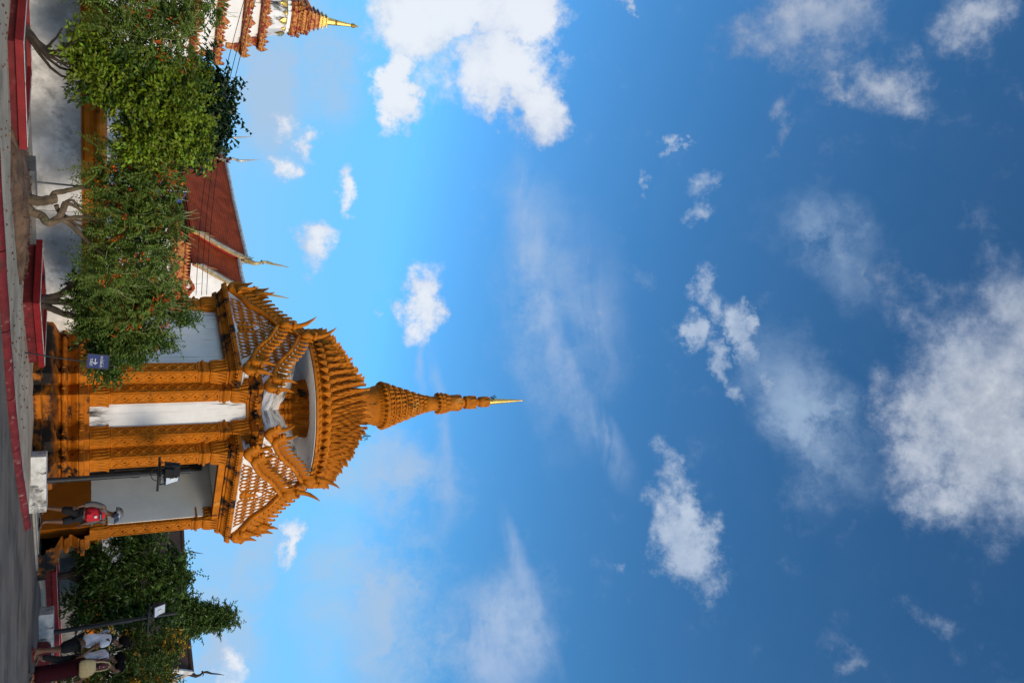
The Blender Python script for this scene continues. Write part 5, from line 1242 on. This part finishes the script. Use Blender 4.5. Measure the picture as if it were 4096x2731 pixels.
# third walker half hidden behind the woman
ph = Vector((at_y(125, 2668, 19.9).x, 19.9, 0))
hid = thing('person', ph, math.radians(4), 'dark haired person in white shirt and dark trousers, half hidden behind the woman in maroon', 'person')
J = dict(pel=(0, 0, .9), wai=(-.01, 0, 1.05), che=(0, 0, 1.27), nk=(.04, 0, 1.42), n2=(.07, 0, 1.46), jaw=(.12, 0, 1.5), hd=(.12, 0, 1.59), tp=(.1, 0, 1.66), face=(.95, 0, -.3),
         shR=(0, -.18, 1.36), elR=(-.02, -.22, 1.1), wrR=(.12, -.2, .93), shL=(0, .18, 1.36), elL=(.0, .22, 1.1), wrL=(.14, .18, .95),
         hpR=(0, -.09, .86), knR=(.1, -.09, .47), anR=(.16, -.09, .095), hpL=(0, .09, .86), knL=(-.02, .09, .47), anL=(-.16, .09, .095))
obj('body', body_graph(J).mesh('body', SKIN), hid); eyes(hid, J)
g_ = Graph(); a = g_.p((0, 0, .87), (.14, .16)); b = g_.p((-.005, 0, 1.05), (.12, .15), a); c = g_.p((0, 0, 1.28), (.13, .175), b); d_ = g_.p((.03, 0, 1.4), (.07, .08), c)
for s in (-1, 1): e = g_.p((0, s * .19, 1.345), .075, c); g_.p((-.01, s * .215, 1.18), .065, e)
obj('shirt', g_.mesh('shirt', POLO), hid)
g_ = Graph(); a = g_.p((0, 0, .91), (.13, .155))
for s, kx, ax in ((-1, .1, .16), (1, -.02, -.16)): b = g_.p((.0, s * .09, .82), .11, a); c = g_.p((kx, s * .09, .47), .08, b); g_.p((ax, s * .09, .14), .065, c)
obj('trousers', g_.mesh('trousers', cloth('dark_trousers', (.016, .015, .017))), hid); hair_cap((.095, 0, 1.61), (.125, .11, .12), HAIR, hid, seed=5); sandal(hid, J, BLACK)

# rider in red vest and helmet by the gate
yv = 20.3; pr_ = Vector((at_y(147, 2075, yv).x, yv, .06))
rid = thing('person', pr_, math.radians(-42), 'person in red vest, grey sleeves, black shorts and silver helmet standing in the gate passage', 'person')
J = dict(pel=(-.02, 0, .86), wai=(-.03, 0, .99), che=(-.02, 0, 1.19), nk=(.0, 0, 1.33), n2=(.02, 0, 1.37), jaw=(.06, 0, 1.41), hd=(.05, 0, 1.5), tp=(.04, 0, 1.56), face=(.98, 0, -.2),
         shR=(-.05, -.19, 1.27), elR=(-.12, -.25, 1.02), wrR=(-.08, -.24, .8), shL=(-.02, .18, 1.27), elL=(.02, .22, 1.02), wrL=(.12, .16, .86),
         hpR=(-.03, -.09, .82), knR=(-.12, -.1, .47), anR=(-.2, -.1, .13), hpL=(-.01, .09, .82), knL=(.06, .09, .46), anL=(.02, .09, .095))
obj('body', body_graph(J).mesh('body', SKIN), rid); eyes(rid, J)
GREY = cloth('grey_shirt', (.13, .115, .11)); VEST = cloth('red_vest', (.6, .014, .03)); BLKC = cloth('black_shorts', (.01, .01, .013))
g_ = Graph(); a = g_.p((-.02, 0, .79), (.135, .16)); b = g_.p((-.03, 0, .99), (.12, .145), a); c = g_.p((-.02, 0, 1.2), (.125, .165), b); d_ = g_.p((0, 0, 1.32), (.065, .075), c)
for s, kx in ((-1, -.12), (1, .02)): e = g_.p((-.045, s * .19, 1.255), .075, c); f_ = g_.p((kx, s * .245, 1.03), .066, e); g_.p((kx + .03, s * .24, .86), .06, f_)
obj('shirt', g_.mesh('shirt', GREY), rid)
g_ = Graph(); a = g_.p((-.01, 0, .85), (.168, .19)); b = g_.p((-.015, 0, 1.0), (.158, .178), a); c = g_.p((-.01, 0, 1.19), (.158, .184), b); d_ = g_.p((-.005, 0, 1.295), (.085, .12), c)
vest = obj('vest', g_.mesh('vest', VEST), rid)
MB().lathe([(.0, 0), (.028, 0), (.03, .004), (.0, .006)], 16, T(.14, -.107, 1.09) @ RZ(52) @ RX(90)).build('emblem', WP, vest)
bd = MB().box((.0, -.187, 0), (.2, .02, .05), T(0, 0, 1.19) @ RZ(52)).build('name_band', BLKC, vest)
sb = MB()
for i in range(4): sb.tube([RZ(52) @ Vector((-.045 + i * .03, -.2, 1.175)), RZ(52) @ Vector((-.035 + i * .03, -.201, 1.203)), RZ(52) @ Vector((-.027 + i * .03, -.2, 1.178))], .0045, 5)
sb.build('band_letters', WP, bd)
MB().box((.0, -.185, 0), (.15, .016, .1), T(0, 0, .97) @ RZ(52)).build('pocket', VEST, vest)
g_ = Graph(); a = g_.p((-.02, 0, .84), (.125, .15))
for s, kx, ex in ((-1, -.09, -.125), (1, .04, .06)): b = g_.p((-.02, s * .09, .76), .11, a); c = g_.p((kx, s * .095, .55), .09, b); g_.p((ex, s * .097, .42), .085, c)
obj('shorts', g_.mesh('shorts', BLKC), rid); sandal(rid, J, BLACK)
HEL = mat('silver_helmet', (.35, .33, .3), .25, .08, 5, metal=.7)
hel = thing('helmet', pr_ + Vector((.026, -.024, 1.515)), math.radians(-42), 'shiny silver motorcycle helmet with dark visor worn by the person in the red vest', 'helmet')
sh_ = []
for i in range(9):
    th = math.radians(98) * i / 8; sh_.append((.135 * math.sin(th) + .001, .135 * math.cos(th)))
MB().lathe(sh_[::-1], 22, SCL(1.12, 1, 1)).build('shell', HEL, hel, smooth=True)
vz = MB(); vv = []
for i in range(5):
    for j in range(9):
        a = math.radians(-62 + 124 * j / 8); r = .15 + .05 * i / 4 * (1 if True else 0); vv.append((r * 1.1 * math.cos(a) + .02 * i / 4, r * math.sin(a), .03 - .1 * i / 4))
vz.add(vv, [(i * 9 + j, i * 9 + j + 1, (i + 1) * 9 + j + 1, (i + 1) * 9 + j) for i in range(4) for j in range(8)]); vz.build('visor', mat('visor', (.02, .025, .045), .08, .05, 3, spec=.8), hel, smooth=True)
